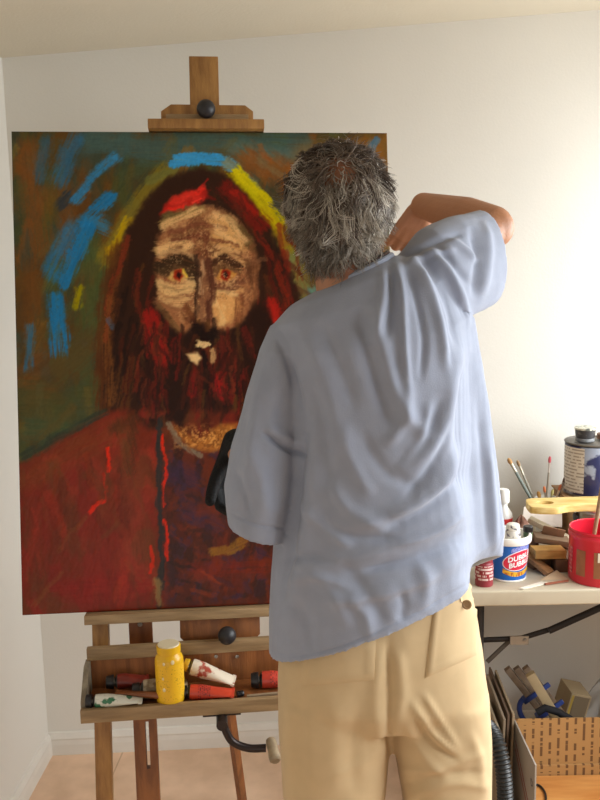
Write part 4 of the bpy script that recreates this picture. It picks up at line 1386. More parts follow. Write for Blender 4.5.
def head_surf(d):
    """point on the cranium/face outline in direction d"""
    r = 1 / math.sqrt((d[0] / .075) ** 2 + (d[1] / .094) ** 2 + ((d[2] / .084) if d[2] > 0 else (d[2] / .098)) ** 2)
    return HC + (0, -.004, .012) + d * r


def hair_ok(d):
    if d[1] > .25 and d[2] < .62: return False                    # face
    if d[2] < -.95 or (d[2] < -.30 and d[1] > (-.15 if d[2] > -.7 else -.05)): return False      # neck, under the ears
    return True


def lock(d, n, col, L, wav, fq, ph, curl, dirj, lift, spread, nape=None):
    lift = lift * .7; L = L * .92
    """a lock of n hairs that share their wave and draw together towards the tip"""
    c0_ = HC + np.array((0, -.004, .012))
    paths = []
    for s_ in range(n):
        dd = nrm(d + rs.normal(size=3) * spread) if s_ else d
        p = head_surf(dd) if nape is None else nape + rs.normal(size=3) * np.array([.008, .003, .008])
        tang = nrm((dd - crown) - dd * ((dd - crown) @ dd))
        down = nrm(np.array([0, 0, -1.0]) + dd * dd[2])
        sw = np.cross(dd, tang)
        v = nrm(tang * .7 + down * (.55 if dd[2] < .5 else .15) + sw * dirj + dd * (lift + rs.uniform(-.03, .05)) + rs.normal(size=3) * .06)
        l = L * rs.uniform(.8, 1.1); nseg = 8; q = p.copy(); pts = []
        for k in range(nseg + 1):
            t = k / nseg; sv = np.cross(v, dd)
            pts.append(q + sv * wav * math.sin(ph + fq * t) * min(1, t * 2) + dd * (.002 + .004 * math.sin(ph * 1.7 + fq * .8 * t) * t))
            v = nrm(v + down * .20 + sv * curl * .16 + (dd * .30 if (t > .55 and dd[2] < .0) else 0))
            q = q + v * l / nseg
            rel = q - c0_; m_ = math.sqrt((rel[0] / .077) ** 2 + (rel[1] / .097) ** 2 + (rel[2] / .089) ** 2)
            if m_ < 1 and q[2] > HC[2] - .09 and nape is None: q = q + rel * (1 / m_ - 1) * .9
        paths.append(np.array(pts))
    lead = paths[0]
    for s_, pts in enumerate(paths):
        nseg = len(pts) - 1
        for k in range(nseg + 1):
            t = k / nseg; pts[k] = pts[k] * (1 - .55 * t * t) + lead[k] * .55 * t * t
        r0 = rs.uniform(.0006, .0011); b0_ = len(hv); lc = lin(np.clip(col + rs.normal() * 10, 25, 235))
        for k in range(nseg + 1):
            t = pts[min(k + 1, nseg)] - pts[max(k - 1, 0)]
            x = nrm(np.cross(t, d)); y = nrm(np.cross(x, t)); r = r0 * (1 - .75 * (k / nseg) ** 2)
            for a in (0, 2.094, 4.189):
                hv.append(pts[k] + (x * math.cos(a) + y * math.sin(a)) * r); hcol.append(lc)
        for k in range(nseg):
            for a in range(3):
                a2 = (a + 1) % 3
                hf.append((b0_ + k * 3 + a, b0_ + k * 3 + a2, b0_ + k * 3 + 3 + a2, b0_ + k * 3 + 3 + a))


cnt = 0
while cnt < 760:
    d = nrm(rs.normal(size=3))
    if not hair_ok(d): continue
    ca = math.acos(np.clip(d @ crown, -1, 1))
    if ca < .30 and rs.rand() > .38: continue
    if .30 <= ca < .55 and rs.rand() > .50 + (ca - .30) * 2.0: continue
    topd = np.clip((d[2] + .05) / .7, 0, 1)
    g = rs.rand()
    if rs.rand() < .14 + .6 * topd: col = np.array([66, 52, 42]) + 44 * g
    else: col = np.array([108, 98, 86]) * (1 - g) + np.array([214, 205, 190]) * g
    low = np.clip((.1 - d[2]) / .6, 0, 1)
    lock(d, int(rs.randint(8, 15)) if ca > .5 else 4, col, rs.uniform(.042, .075) * (1 + .12 * low) * (.8 if d[2] > .6 else 1), rs.uniform(.003, .009), rs.uniform(3, 7.5), rs.uniform(0, 6.28),
         rs.normal() * 1.3, rs.normal() * .6, rs.uniform(.02, .14) * (.25 if d[2] > .45 else 1), .075)
    cnt += 1
for k in range(90):      # longer hair lying on the nape
    a = rs.uniform(-1.35, 1.35); z_ = rs.uniform(-.088, -.045)
    d = nrm(np.array([math.sin(a), -math.cos(a), -.25])); g = rs.rand()
    lock(d, 9, np.array([96, 86, 76]) * (1 - g) + np.array([178, 168, 154]) * g, rs.uniform(.030, .048), .004, rs.uniform(3, 7), rs.uniform(0, 6), rs.normal(), rs.normal() * .3, .12, .05,
         nape=HC + np.array([math.sin(a) * .056 + .003, -math.cos(a) * .056 - .004, z_]))
for k in range(80):      # thin stray hair combed across the crown
    d = nrm(crown + rs.normal(size=3) * .28)
    lock(d, 2, np.array([120, 104, 90.]), rs.uniform(.04, .07), .004, rs.uniform(2, 6), rs.uniform(0, 6), rs.normal() * .8, rs.normal() * .8, .1, .05)
# matted under-layer of the hair, open at the crown and the face
ug = len(hv); nu_, nv_ = 72, 40; keep = {}
for j in range(nv_ + 1):
    for i in range(nu_):
        th = PI * j / nv_; a = 2 * PI * i / nu_
        d = np.array([math.sin(th) * math.cos(a), math.sin(th) * math.sin(a), math.cos(th)])
        ca = math.acos(np.clip(d @ crown, -1, 1))
        k_ = np.clip((ca - .30 - .16 * (vnoise(np.array([i / 5.]), np.array([j / 5.]), 4)[0] - .5)) / .35, 0, 1)
        if not hair_ok(d): k_ = 0
        p = head_surf(d) + d * (-.006 + .0125 * k_ + .004 * k_ * vnoise(np.array([i / 2.]), np.array([j / 2.]), 8)[0])
        hv.append(p); hcol.append(lin((76, 63, 53)))
for j in range(nv_):
    for i in range(nu_):
        i2 = (i + 1) % nu_
        hf.append((ug + j * nu_ + i, ug + (j + 1) * nu_ + i, ug + (j + 1) * nu_ + i2, ug + j * nu_ + i2))
hme = bpy.data.meshes.new('hair'); hme.from_pydata([tuple(np.array(p) - po) for p in hv], [], hf)
set_mesh_vcol(hme, np.array(hcol))
hme.polygons.foreach_set('use_smooth', [True] * len(hme.polygons))
child_mesh(hme, 'hair', vcol_mat('grey_hair', .5, spec=.35))

# brush in the raised hand
gp = wrR + dR * .095 + nR * .040 + np.cross(dR, nR) * .020
tipv = nrm(np.array([-.10, .62, -.72]))
tip = gp + tipv * .09


def brush(name_label, p_end, p_tip, r=.0035, hc_=(70, 44, 28), fc=(170, 166, 160), bc_=(60, 40, 30), bl=.022, group=None, fl_=.03):
    p_end = np.asarray(p_end, float); p_tip = np.asarray(p_tip, float)
    v = nrm(p_tip - p_end); L = np.linalg.norm(p_tip - p_end)
    o = thing('paintbrush', name_label, 'paintbrush', p_end, group)
    M = fr_dir(p_end, v)
    h = L - bl - fl_
    MB().lathe([(.0008, 0), (r * .6, .004), (r * .75, h * .35), (r * 1.15, h * .8), (r, h)], M, 12).build('handle', mat('brush_handle_%d_%d_%d' % hc_, hc_, .4), o)
    MB().lathe([(r * 1.02, h), (r * 1.08, h + .004), (r * 1.0, h + .006), (r * 1.15, h + fl_)], M, 12).build('ferrule', mat('brush_ferrule_%d_%d_%d' % fc, fc, .3, metal=.8), o)
    MB().lathe([(r * 1.1, h + fl_ - .001), (r * 1.5, h + fl_ + bl * .35), (r * 1.2, h + fl_ + bl * .75), (.0006, h + fl_ + bl)], M, 12).build('bristles', mat('brush_bristle_%d_%d_%d' % bc_, bc_, .8), o)
    return o


brush('dark paintbrush held in the raised right hand, just right of the grey hair', gp - tipv * .125, tip, .004, (40, 24, 16), (150, 120, 70), (70, 30, 20))

# ================================================================== things in the tray
BZ = ZT + .0006
TAPER = dict(
    tube=lambda L, r: [(r * .62, 0), (r * .66, .004), (r * .9, L * .3), (r, L * .62)])


def paint_tube(label, p, q, r, body, cap, band=None, cap_len=.022, cap_r=None, z=None, name='paint_tube', crimp=True, group=None, spots=None):
    """a soft metal paint tube: flat crimped tail at p, shoulder and cap at q"""
    p = np.asarray(p, float); q = np.asarray(q, float); v = nrm(q - p); L = np.linalg.norm(q - p)
    up_ = np.array([0, 0, 1.0]); sx = nrm(np.cross(v, up_)); uz = np.cross(sx, v)
    o = thing(name, label, 'paint tube', (p + q) / 2 - np.array([0, 0, r]), group)
    R_ = []
    bl = L - cap_len
    for t in (0, .04, .1, .3, .55, .75, .92, 1.0):
        k = min(1, t / .75); w = r * (1.25 * (1 - k) + 1.0 * k) if crimp else r
        h = r * (.10 + .90 * k ** .8) if crimp else r
        if t == 1.0: w = h = r * .97
        c = p + v * bl * t
        R_.append(np.array([c + sx * w * math.cos(a) + uz * h * math.sin(a) for a in np.linspace(0, 2 * PI, 24, endpoint=False)]))
    MB().loft(R_).build('tube_body', body, o)
    if crimp:
        M = frame(p, sx, v, uz); MB().box(-r * 1.27, r * 1.27, -.004, .004, -r * .12, r * .12, M).build('crimped_tail', body, o, smooth=False)
    M = fr_dir(p + v * bl, v)
    cr = cap_r or r * .8
    MB().lathe([(r * .97, 0.0003), (r * .6, .005), (r * .45, .006), (r * .45, .0075)], M, 24).build('shoulder', steel_m, o)
    prof = [(cr * .96, .0078), (cr, .010), (cr * .94, cap_len * .7), (cr * .86, cap_len - .001), (cr * .7, cap_len)]
    MB().lathe(prof, M, 18).build('cap', cap, o)
    if band is not None:
        c1 = bl * .52; c2 = bl * .8
        R2 = []
        for t in (c1, (c1 + c2) / 2, c2):
            k = min(1, t / bl / .75); w = (r * (1.25 * (1 - k) + k) if crimp else r) + .0006; h = (r * (.10 + .90 * k ** .8) if crimp else r) + .0006
            R2.append(np.array([p + v * t + sx * w * math.cos(a) + uz * h * math.sin(a) for a in np.linspace(0, 2 * PI, 24, endpoint=False)]))
        MB().loft(R2, cap=False).build('label_band', band, o)
    return o


cap_black = mat('black_cap', (24, 22, 24), .35)
TP = lambda px, py, y, z: tpt(tr_(px, py, y)[0], y, z)      # photo column at tray depth y, given height
red_t = mat('red_tube', (128, 42, 30), .4, var=.25, scale=40)
orange_t = mat('orange_red_tube', (206, 68, 42), .38, var=.12, scale=40)
grey_t = mat('smeared_white_tube', (190, 178, 156), .45, scale=26, col2=(110, 92, 66), contrast=(.42, .55))
brown_t = mat('brown_tube', (120, 68, 40), .42, var=.3, scale=40)
white_t = mat('white_tube_smeared', (226, 212, 190), .4, scale=30, col2=(168, 70, 50), contrast=(.40, .47))
green_w = mat('white_green_label', (214, 214, 200), .4, scale=34, col2=(52, 112, 78), contrast=(.42, .46))
yel_lab = mat('yellow_label', (232, 178, 30), .4)
ink_tube = print_mat('red_print_label', (196, 62, 44), (60, 24, 22), 240, 300, .5, axis='X')

paint_tube('red paint tube with a black cap at the back left of the tray', TP(148, 690, .092, BZ + .026), TP(106, 684, .085, BZ + .028), .0175, red_t, cap_black, cap_r=.0165, cap_len=.026)
paint_tube('smeared grey-white paint tube with a black cap, just left of the yellow bottle', TP(186, 690, .062, BZ + .020), TP(132, 693, .052, BZ + .0205), .0215, grey_t, cap_black, cap_r=.0175, cap_len=.026)
paint_tube('slim brown paint tube lying behind the green-labelled tube', TP(96, 694, .046, BZ + .014), TP(143, 700, .032, BZ + .0135), .0105, brown_t, cap_black, cap_r=.007, cap_len=.014, crimp=True)
paint_tube('paint tube with white and green label and black cap at the left tray corner', TP(141, 703, .0195, BZ + .0150), TP(86, 706, .024, BZ + .0160), .0150, green_w, cap_black, cap_r=.0158, cap_len=.022)
paint_tube('thin brown paint tube with its black cap touching the yellow bottle', TP(118, 700, .0365, BZ + .0275), TP(170, 701, .0195, BZ + .0165), .0075, mat('ochre_brown_tube', (142, 84, 46), .42, var=.3, scale=40), cap_black, cap_r=.0065, cap_len=.020)
paint_tube('white and yellow paint tube smeared red, leaning to the right of the bottle', TP(234, 696, .070, BZ + .020), TP(184, 674, .088, BZ + .060), .0190, white_t, mat('yellow_cap', (226, 176, 40), .4), band=None, cap_len=.02)
paint_tube('orange-red paint tube with a black cap, low beside the yellow bottle', TP(233, 701, .030, BZ + .011), TP(180, 697, .040, BZ + .0165), .0165, orange_t, cap_black, band=ink_tube, cap_len=.024, cap_r=.0145)
paint_tube('orange-red paint tube with a round black cap at the right of the tray', TP(302, 690, .065, BZ + .019), TP(251, 688, .068, BZ + .019), .0195, mat('orange_red_tube_right', (184, 58, 40), .38, var=.12, scale=40), cap_black, band=ink_tube, cap_len=.026, cap_r=.0185)
# black lid lying on the thin orange tube's end
o = thing('tube_cap', 'loose little black screw cap lying at the end of the orange-red tube', 'cap', TP(240, 700, .030, BZ))
M = fr_dir(TP(237, 699, .028, BZ + .0075), TU + TB * .2)
MB().lathe([(.0055, 0), (.007, .002), (.0068, .014), (.0055, .016)], M, 18).build('cap_body', cap_black, o)
MB().lathe([(.0074, .0001), (.0076, .0015), (.0074, .003)], M, 18).build('cap_rim', cap_black, o)
tag(MB().tube([TP(247, 699, .022, BZ + .0042), TP(300, 696, .030, BZ + .0042)], .0040, 6).build('wooden_stick', mat('pale_stick', (150, 128, 100), .6, var=.2, scale=30), smooth=False),
    'flat grey-brown stick lying on the tray floor under the right-hand tube', 'stick')
# yellow bottle
bw = TP(171, 702, .034, BZ)
bot = thing('paint_bottle', 'yellow squat plastic bottle with pale lid standing upright in the easel tray', 'bottle', bw)
zt_ = tr_(171, 643, .034)[1] - BZ; rb = .0315
M = frame(bw, (1, 0, 0), (0, 1, 0), (0, 0, 1))
yel = mat('yellow_plastic', (236, 184, 24), .35, var=.08, scale=20)
MB().lathe([(rb * .90, 0), (rb * .98, .004), (rb, .010), (rb * .97, zt_ * .3), (rb, zt_ * .6), (rb, zt_ * .74), (rb * .93, zt_ * .79), (rb * .78, zt_ * .83), (rb * .74, zt_ * .86)], M, 40).build('bottle_body', yel, bot)
MB().lathe([(rb * .70, zt_ * .861), (rb * .84, zt_ * .865), (rb * .85, zt_ * .97), (rb * .80, zt_ * .98)], M, 32).build('lid', yel, bot)
MB().lathe([(rb * .78, zt_ * .981), (rb * .72, zt_ * .998), (.001, zt_)], M, 32).build('lid_top', mat('pale_lid_top', (226, 212, 176), .5), bot)
lab = print_mat('yellow_print_label', (238, 186, 28), (120, 82, 20), 300, 420, .64)
MB().lathe([(rb * 1.008, zt_ * .10), (rb * 1.003, zt_ * .3), (rb * 1.012, zt_ * .6), (rb * 1.012, zt_ * .70)], M, 40).build('label', lab, bot)
for (px, py, rr) in ((178, 662, .0042), (167, 664, .003), (166, 690, .0036), (165, 679, .0025)):
    d = nrm(np.array([(px - 171) / 15.5 * .9, -1, 0])); zz = tr_(px, py, .005)[1]
    MB().lathe([(rr, 0), (rr * .8, .0006), (.0004, .0008)], fr_dir(bw + d * rb * 1.012 + (0, 0, zz - BZ), d), 12, sy=1.3).build('paint_drip', mat('cream_drip', (240, 222, 170), .4), bot)

# ================================================================== things on the table
def T(px, py): return atz(px, py, TZ)


ZU = np.array([0, 0, 1.0])


def Zf(p): return frame(p, (1, 0, 0), (0, 1, 0), (0, 0, 1))


def wrap_text(s, size, bold, centre_dir, R_of_z, base, z0, lift, slant=0.0, arc=0.0):
    """lettering laid round a cylinder; returns a thin solid MB"""
    vs, fs = text_mesh(s, size, bold)
    vv = []
    for x, y, _ in vs:
        y2 = y + slant * x
        z = z0 + y2 + arc * x * x; r = R_of_z(z) + lift
        a = centre_dir + x / R_of_z(z)
        vv.append((base[0] + r * math.sin(a), base[1] - r * math.cos(a), base[2] + z))
    return MB().add(vv, fs)


def wrap_poly(poly, centre_dir, R_of_z, base, z0, lift, n=1):
    """filled outline (fan of thin strips) laid round a cylinder"""
    poly = np.array(poly); c = poly.mean(0); vs = []; fs = []; K = 5; m = len(poly)
    for k in range(K + 1):
        for p in poly:
            q = c + (p - c) * (k / K if k else .001)
            z = z0 + q[1]; r = R_of_z(z) + lift; a = centre_dir + q[0] / R_of_z(z)
            vs.append((base[0] + r * math.sin(a), base[1] - r * math.cos(a), base[2] + z))
    for k in range(K):
        for i in range(m):
            j = (i + 1) % m
            fs.append((k * m + i, k * m + j, (k + 1) * m + j, (k + 1) * m + i))
    return MB().add(vs, fs)


# blue sweet bucket re-used for paint
bb = T(512, 583); bb = bb + (0, .05, 0)
bk = thing('plastic_bucket', 'bright blue bubble gum bucket with white rim holding paint tubes', 'bucket', bb)
axd = (bb - CAM) @ FW
r_b = 17.6 / F * axd; r_t = 20.5 / F * axd
hb = atz(512, 536, TZ)  # rim height from its column
d_ = ray(512, 535); tt_ = (bb[1] - .02) / d_[1]; hB = (CAM + d_ * tt_)[2] - TZ
RB = lambda z: r_b + (r_t - r_b) * np.clip(z / hB, 0, 1)
blue_p = mat('blue_bucket', (20, 108, 205), .35, var=.06, scale=12)
white_p = mat('white_bucket_rim', (240, 236, 228), .4)
M = Zf(bb)
MB().lathe([(r_b * .97, 0), (r_b, .003), (RB(hB * .84), hB * .84), (RB(hB * .84) - .003, hB * .84)], M, 48).build('bucket_wall', blue_p, bk)
MB().lathe([(r_b * .985, -.0001), (r_b * 1.03, .0015), (r_b * 1.03, .005), (r_b * 1.006, .006)], M, 48).build('bottom_rim', white_p, bk)
rt = RB(hB)
MB().lathe([(RB(hB * .84) - .002, hB * .841), (rt * 1.075, hB * .842), (rt * 1.10, hB * .86), (rt * 1.10, hB * .97), (rt * 1.06, hB), (rt * .98, hB), (rt * .95, hB * .95), (rt * .94, hB * .852), (.001, hB * .851)], M, 48).build('rim', white_p, bk)
face_a = math.atan2(bb[0] - CAM[0], bb[1] - CAM[1])   # the side turned to the viewer
ca_ = -face_a + .66
ell = lambda a, b_, rotn, n=40: [(a * math.cos(t) * math.cos(rotn) - b_ * math.sin(t) * math.sin(rotn), a * math.cos(t) * math.sin(rotn) + b_ * math.sin(t) * math.cos(rotn)) for t in np.linspace(0, 2 * PI, n, endpoint=False)]
zc = hB * .50
wrap_poly(ell(.049, .0275, .22), ca_, RB, bb, zc, .0006).build('logo_border', mat('logo_white', (240, 232, 236), .4), bk)
wrap_poly(ell(.0462, .0248, .22), ca_, RB, bb, zc, .0010).build('logo_oval', mat('logo_red', (222, 40, 70), .4), bk)
lw = mat('logo_letter_white', (250, 246, 246), .4)
wrap_text('DUBBLE', .0190, .0006, ca_ - .01, RB, bb, zc + .0085, .0016, .20).build('logo_lettering', lw, bk, smooth=False)
wrap_text('BUBBLE', .0190, .0006, ca_ + .02, RB, bb, zc - .0085, .0016, .20).build('logo_lettering', lw, bk, smooth=False)
bp_ = [(x, -.018 + .30 * x + 5.5 * x * x + h) for x, h in [(q, .006) for q in np.linspace(-.034, .045, 14)] + [(q, -.006) for q in np.linspace(.045, -.034, 14)]]
bp_ = []
xs = np.linspace(-.046, .04, 18)
strip = MB(); vs = []; fs = []
for x in xs:
    zz = zc - .0385 + 6.0 * (x + .004) ** 2
    for h in (.0065, -.0065):
        r = RB(zz + h) + .0007; a = ca_ - .02 + x / r; vs.append((bb[0] + r * math.sin(a), bb[1] - r * math.cos(a), bb[2] + zz + h))
for i in range(17): fs.append((2 * i, 2 * i + 1, 2 * i + 3, 2 * i + 2))
strip.add(vs, fs).build('banner', print_mat('orange_banner', (240, 186, 50), (190, 104, 40), 60, 330, .5, gap=.7), bk, smooth=False)
vs = []; fs = []
for i, x in enumerate(np.linspace(-.028, .03, 12)):
    zz = hB * .765 + 3.5 * x * x * -1 + .12 * x
    for h in (.006, -.004):
        r = RB(zz + h) + .0007; a = ca_ + .02 + x / r; vs.append((bb[0] + r * math.sin(a), bb[1] - r * math.cos(a), bb[2] + zz + h + (.002 * (i % 2) if h > 0 else 0)))
for i in range(11): fs.append((2 * i, 2 * i + 1, 2 * i + 3, 2 * i + 2))
MB().add(vs, fs).build('small_banner', print_mat('violet_banner', (150, 160, 222), (92, 92, 186), 260, 330, .48), bk, smooth=False)


def bottle(label, base, prof, segs_m, parts, cat='bottle', name='paint_bottle', group=None, tilt=(0, 0, 1)):
    o = thing(name, label, cat, base, group)
    M = fr_dir(base, tilt)
    for (pn, pr), m_ in zip(prof, segs_m): MB().lathe(pr, M, 28).build(pn, m_, o)
    return o


bz0 = hB * .853 + TZ
inb = lambda px, dy: np.array([W(px, 530, bb[1] + dy)[0], bb[1] + dy, bz0])
speck = mat('speckled_white_plastic', (226, 220, 208), .45, scale=70, col2=(96, 90, 100), contrast=(.40, .47))
h1 = .047
bottle('small speckled white paint bottle poking out of the blue bucket', inb(513, -.012), [('bottle_body', [(.0200, 0), (.0212, .003), (.0205, h1 * .55), (.0190, h1 * .60)]), ('cap', [(.0188, h1 * .605), (.0180, h1 * .62), (.0170, h1 * .95), (.014, h1)])], [speck, speck], 2)
bottle('paint bottle with a lilac-grey label at the left of the blue bucket', inb(497, -.004), [('bottle_body', [(.0135, 0), (.0142, .003), (.0138, .028), (.0125, .031)]), ('cap', [(.0118, .0313), (.0110, .040), (.009, .041)])], [mat('lilac_label', (176, 170, 186), .45, scale=60, col2=(220, 216, 214), contrast=(.42, .5)), speck], 2)
bottle('short black-capped jar with a green band at the right of the blue bucket', inb(528, .010), [('bottle_body', [(.0120, 0), (.0125, .003), (.0125, .016), (.0120, .017)]), ('cap', [(.0128, .0175), (.0132, .0185), (.0130, .0315), (.0115, .033)])], [mat('green_jar', (70, 92, 62), .4), cap_black], 2, name='paint_jar', cat='jar')
# white bottle with a red band behind the bucket
wbp = T(504, 560); wbp[1] = 2.50; wbp[0] = W(503, 520, 2.5)[0]; wbp[2] = TZ
zt_ = W(503, 489, 2.50)[2] - TZ
bottle('tall white bottle with a red band behind the blue bucket', wbp, [('bottle_body', [(.026, 0), (.027, .004), (.027, zt_ * .58), (.025, zt_ * .64), (.012, zt_ * .74), (.011, zt_ * .80)]),
       ('red_band', [(.0272, zt_ * .50), (.0276, zt_ * .505), (.0276, zt_ * .575), (.0272, zt_ * .58)]), ('lid', [(.0165, zt_ * .801), (.0175, zt_ * .82), (.0165, zt_ * .97), (.013, zt_)])],
       [mat('white_plastic', (236, 234, 228), .35), mat('red_band', (206, 48, 44), .4), mat('white_plastic', 0)], 2)
# maroon jar under the shirt hem
mj = T(486, 588) + (0, .026, 0)
mar = mat('maroon_plastic', (150, 52, 62), .4, var=.1, scale=20)
mj_o = thing('paint_jar', 'maroon printed paint jar at the front edge of the table beside the shirt hem', 'jar', mj)
MB().lathe([(.0225, 0), (.0235, .003), (.0235, .060), (.021, .064)], Zf(mj), 32).build('jar_body', mar, mj_o)
MB().lathe([(.0238, .016), (.0240, .017), (.0240, .056), (.0238, .057)], Zf(mj), 32).build('label', print_mat('maroon_print', (150, 36, 46), (222, 196, 190), 110, 150, .46, gap=.62), mj_o)
MB().lathe([(.0215, .0645), (.0222, .066), (.0222, .082), (.020, .084)], Zf(mj), 32).build('lid', mar, mj_o)

# red coffee canister
rc = T(599, 589); rR = .079; rc = rc + (0, rR, 0); rc[0] = W(568.5, 560, rc[1])[0] + rR * 1.005
hc_ = W(590, 536, rc[1] - rR)[2] - TZ
red_p = mat('red_plastic', (216, 36, 56), .3, var=.05, scale=8)
can = thing('canister', 'big red plastic coffee canister with tan label panels at the right end of the table', 'canister', rc)
M = Zf(rc)
MB().lathe([(rR * .93, 0), (rR * .97, .004), (rR * .97, hc_ * .80), (rR, hc_ * .84), (rR, hc_ * .90), (rR * .965, hc_ * .93), (rR * .99, hc_ * .975), (rR * .96, hc_), (rR * .92, hc_ * .985), (rR * .93, hc_ * .90), (rR * .92, .02), (.001, .018)], M, 56).build('canister_wall', red_p, can)
RC = lambda z: rR * .972
fa = -math.atan2(rc[0], rc[1])
tanl = mat('tan_label_panel', (164, 104, 66), .45, var=.25, scale=30)
rect = lambda w, h: [(x, -h) for x in np.linspace(-w, w, 8)] + [(x, h) for x in np.linspace(w, -w, 8)]
for a, w, col_m, nm in ((fa - .60, .014, tanl, 'label_panel'), (fa - 1.12, .010, print_mat('faded_red_panel', (188, 66, 70), (206, 130, 120), 90, 200, .45), 'label_panel'), (fa + .14, .022, tanl, 'label_panel'), (fa + .9, .022, tanl, 'label_panel')):
    vs = []; fs = []
    for i in range(7):
        for z in (hc_ * .17, hc_ * .66):
            aa = a + (i / 6 - .5) * 2 * w / rR; r = RC(z) + .0008; vs.append((rc[0] + r * math.sin(aa), rc[1] - r * math.cos(aa), rc[2] + z))
    for i in range(6): fs.append((2 * i, 2 * i + 2, 2 * i + 3, 2 * i + 1))
    MB().add(vs, fs).build(nm, col_m, can)
wrap_text('F', .034, .001, fa + .07, RC, rc, hc_ * .56, .0022).build('label_lettering', mat('cream_letter', (240, 226, 206), .4), can, smooth=False)
sb = rc + np.array([-.03, -.01, .022]); st_ = W(600, 500, rc[1] - .02)
tag(MB().tube([sb, sb * .4 + st_ * .6, st_ + (st_ - sb) * .25], [.005, .0055, .006], 10).build('stirring_stick', mat('stick_wood', (168, 138, 106), .6, var=.2, scale=40)), 'pale wooden stick standing slanted in the red canister', 'stick')

# silver tin behind the canister carries the palette board
sp_ = np.array([W(587, 520, 2.50)[0] + .012, 2.50, TZ])
ztb = W(545, 512.5, 2.44)[2]      # underside of palette board
tin = thing('paint_tin', 'plain silver paint tin under the yellow wooden board', 'tin', sp_)
hh = ztb - TZ - .001
MB().lathe([(.046, 0), (.048, .002), (.0475, .006), (.0475, hh * .9), (.049, hh * .92), (.0475, hh * .95), (.0475, hh - .001), (.043, hh)], Zf(sp_), 40).build('tin_body', mat('bare_tin', (176, 174, 168), .28, metal=.9), tin)
MB().lathe([(.012, 0), (.012, .004), (.009, .005)], fr_dir(sp_ + (-.0475, -.01, hh * .8), (-1, -.2, 0)), 16).build('handle_lug', black_m, tin)
# yellow palette board with an oval thumb hole
th = .021


def pal_pt(px, py): p = atz(px, py, ztb + th); return p[0], p[1]


L0 = pal_pt(528, 504); R0 = pal_pt(604, 503)
x0_ = L0[0]; yF = atz(545, 507, ztb + th)[1]; yK = atz(545, 498, ztb + th)[1]
outl = [(x0_, yF + .016), (x0_ + .012, yF + .004), (x0_ + .045, yF - .004), (x0_ + .075, yF - .004), (x0_ + .105, yF + .012), (x0_ + .16, yF + .018), (x0_ + .235, yF + .006), (x0_ + .26, yF + .03),
        (x0_ + .26, yK + .01), (x0_ + .20, yK + .012), (x0_ + .08, yK + .006), (x0_ + .03, yK + .004), (x0_ + .006, yK - .012)]
outl = spline([np.array(p) for p in outl], 5, closed=True)
hcx, hcy = x0_ + .052, (yF + yK) / 2 + .002
n = len(outl)
ang = np.arctan2(outl[:, 1] - hcy, outl[:, 0] - hcx)
hole = np.stack([hcx + .0235 * np.cos(ang), hcy + .017 * np.sin(ang)], 1)
vs = []
for z in (ztb, ztb + th):
    vs += [(p[0], p[1], z) for p in outl]; vs += [(p[0], p[1], z) for p in hole]
fs = []
for i in range(n):
    j = (i + 1) % n
    fs += [(2 * n + i, 2 * n + j, 3 * n + j, 3 * n + i), (n + i, n + j, j, i), (i, j, 2 * n + j, 2 * n + i), (3 * n + i, 3 * n + j, n + j, n + i)]
yb_m = mat('yellow_board_wood', (242, 216, 146), .5, scale=5, stretch=(2, 16, 16), col2=(198, 154, 66), contrast=(.3, .7))
tag(MB().add(vs, fs).build('wooden_board', yb_m, bevel=.003), 'thick yellow wooden paddle board with an oval thumb hole, lying on the silver tin', 'board')

# brown carton behind, carrying the big paint can
cbx0 = W(571, 500, 2.56)[0]; czt = W(585, 497, 2.60)[2]
card = mat('cardboard', (164, 126, 86), .8, var=.12, scale=20)
carton = thing('cardboard_box', 'small brown carton at the back of the table under the dark blue paint can', 'box', (cbx0 + .11, 2.66, TZ))
MB().box(cbx0, cbx0 + .24, 2.575, 2.745, TZ, czt - .006).build('box_body', card, carton, bevel=.002)
MB().box(cbx0 - .005, cbx0 + .245, 2.570, 2.750, czt - .0055, czt - .001).build('lid', card, carton, bevel=.001)
pc_ = np.array([0, 2.655, czt]); pR = .078
pc_[0] = W(565, 470, pc_[1])[0] + pR * 1.0
hp = W(585, 446, pc_[1] - pR)[2] - czt
pcan = thing('paint_can', 'dark navy paint can with a cream text label, standing on the carton at right', 'can', pc_)
navy = mat('navy_can', (44, 46, 84), .3, scale=9, col2=(150, 156, 170), contrast=(.40, .43))
rimm = mat('can_rim', (128, 122, 114), .5, metal=.5, var=.3, scale=30)
MB().lathe([(pR * .985, .003), (pR, .006), (pR, hp - .010), (pR * .985, hp - .0085)], Zf(pc_), 56).build('can_wall', navy, pcan)
MB().lathe([(pR * .98, -.0002), (pR * 1.02, .0015), (pR * 1.02, .005), (pR * .99, .0062)], Zf(pc_), 56).build('bottom_rim', rimm, pcan)
MB().lathe([(pR * .99, hp - .006), (pR * 1.02, hp - .004), (pR * 1.02, hp), (pR * .97, hp + .001), (pR * .93, hp - .003), (pR * .80, hp - .003), (.001, hp - .003)], Zf(pc_), 56).build('lid', rimm, pcan)
vs = []; fs = []; fa2 = -math.atan2(pc_[0], pc_[1])
for i in range(11):
    for z in (.012, hp - .012):
        aa = fa2 - 1.40 + i / 10 * 1.16; vs.append((pc_[0] + (pR + .0006) * math.sin(aa), pc_[1] - (pR + .0006) * math.cos(aa), pc_[2] + z))
for i in range(10): fs.append((2 * i, 2 * i + 2, 2 * i + 3, 2 * i + 1))
MB().add(vs, fs).build('text_label', print_mat('cream_text_label', (222, 212, 198), (170, 156, 140), 100, 90, .44, gap=.42), pcan)
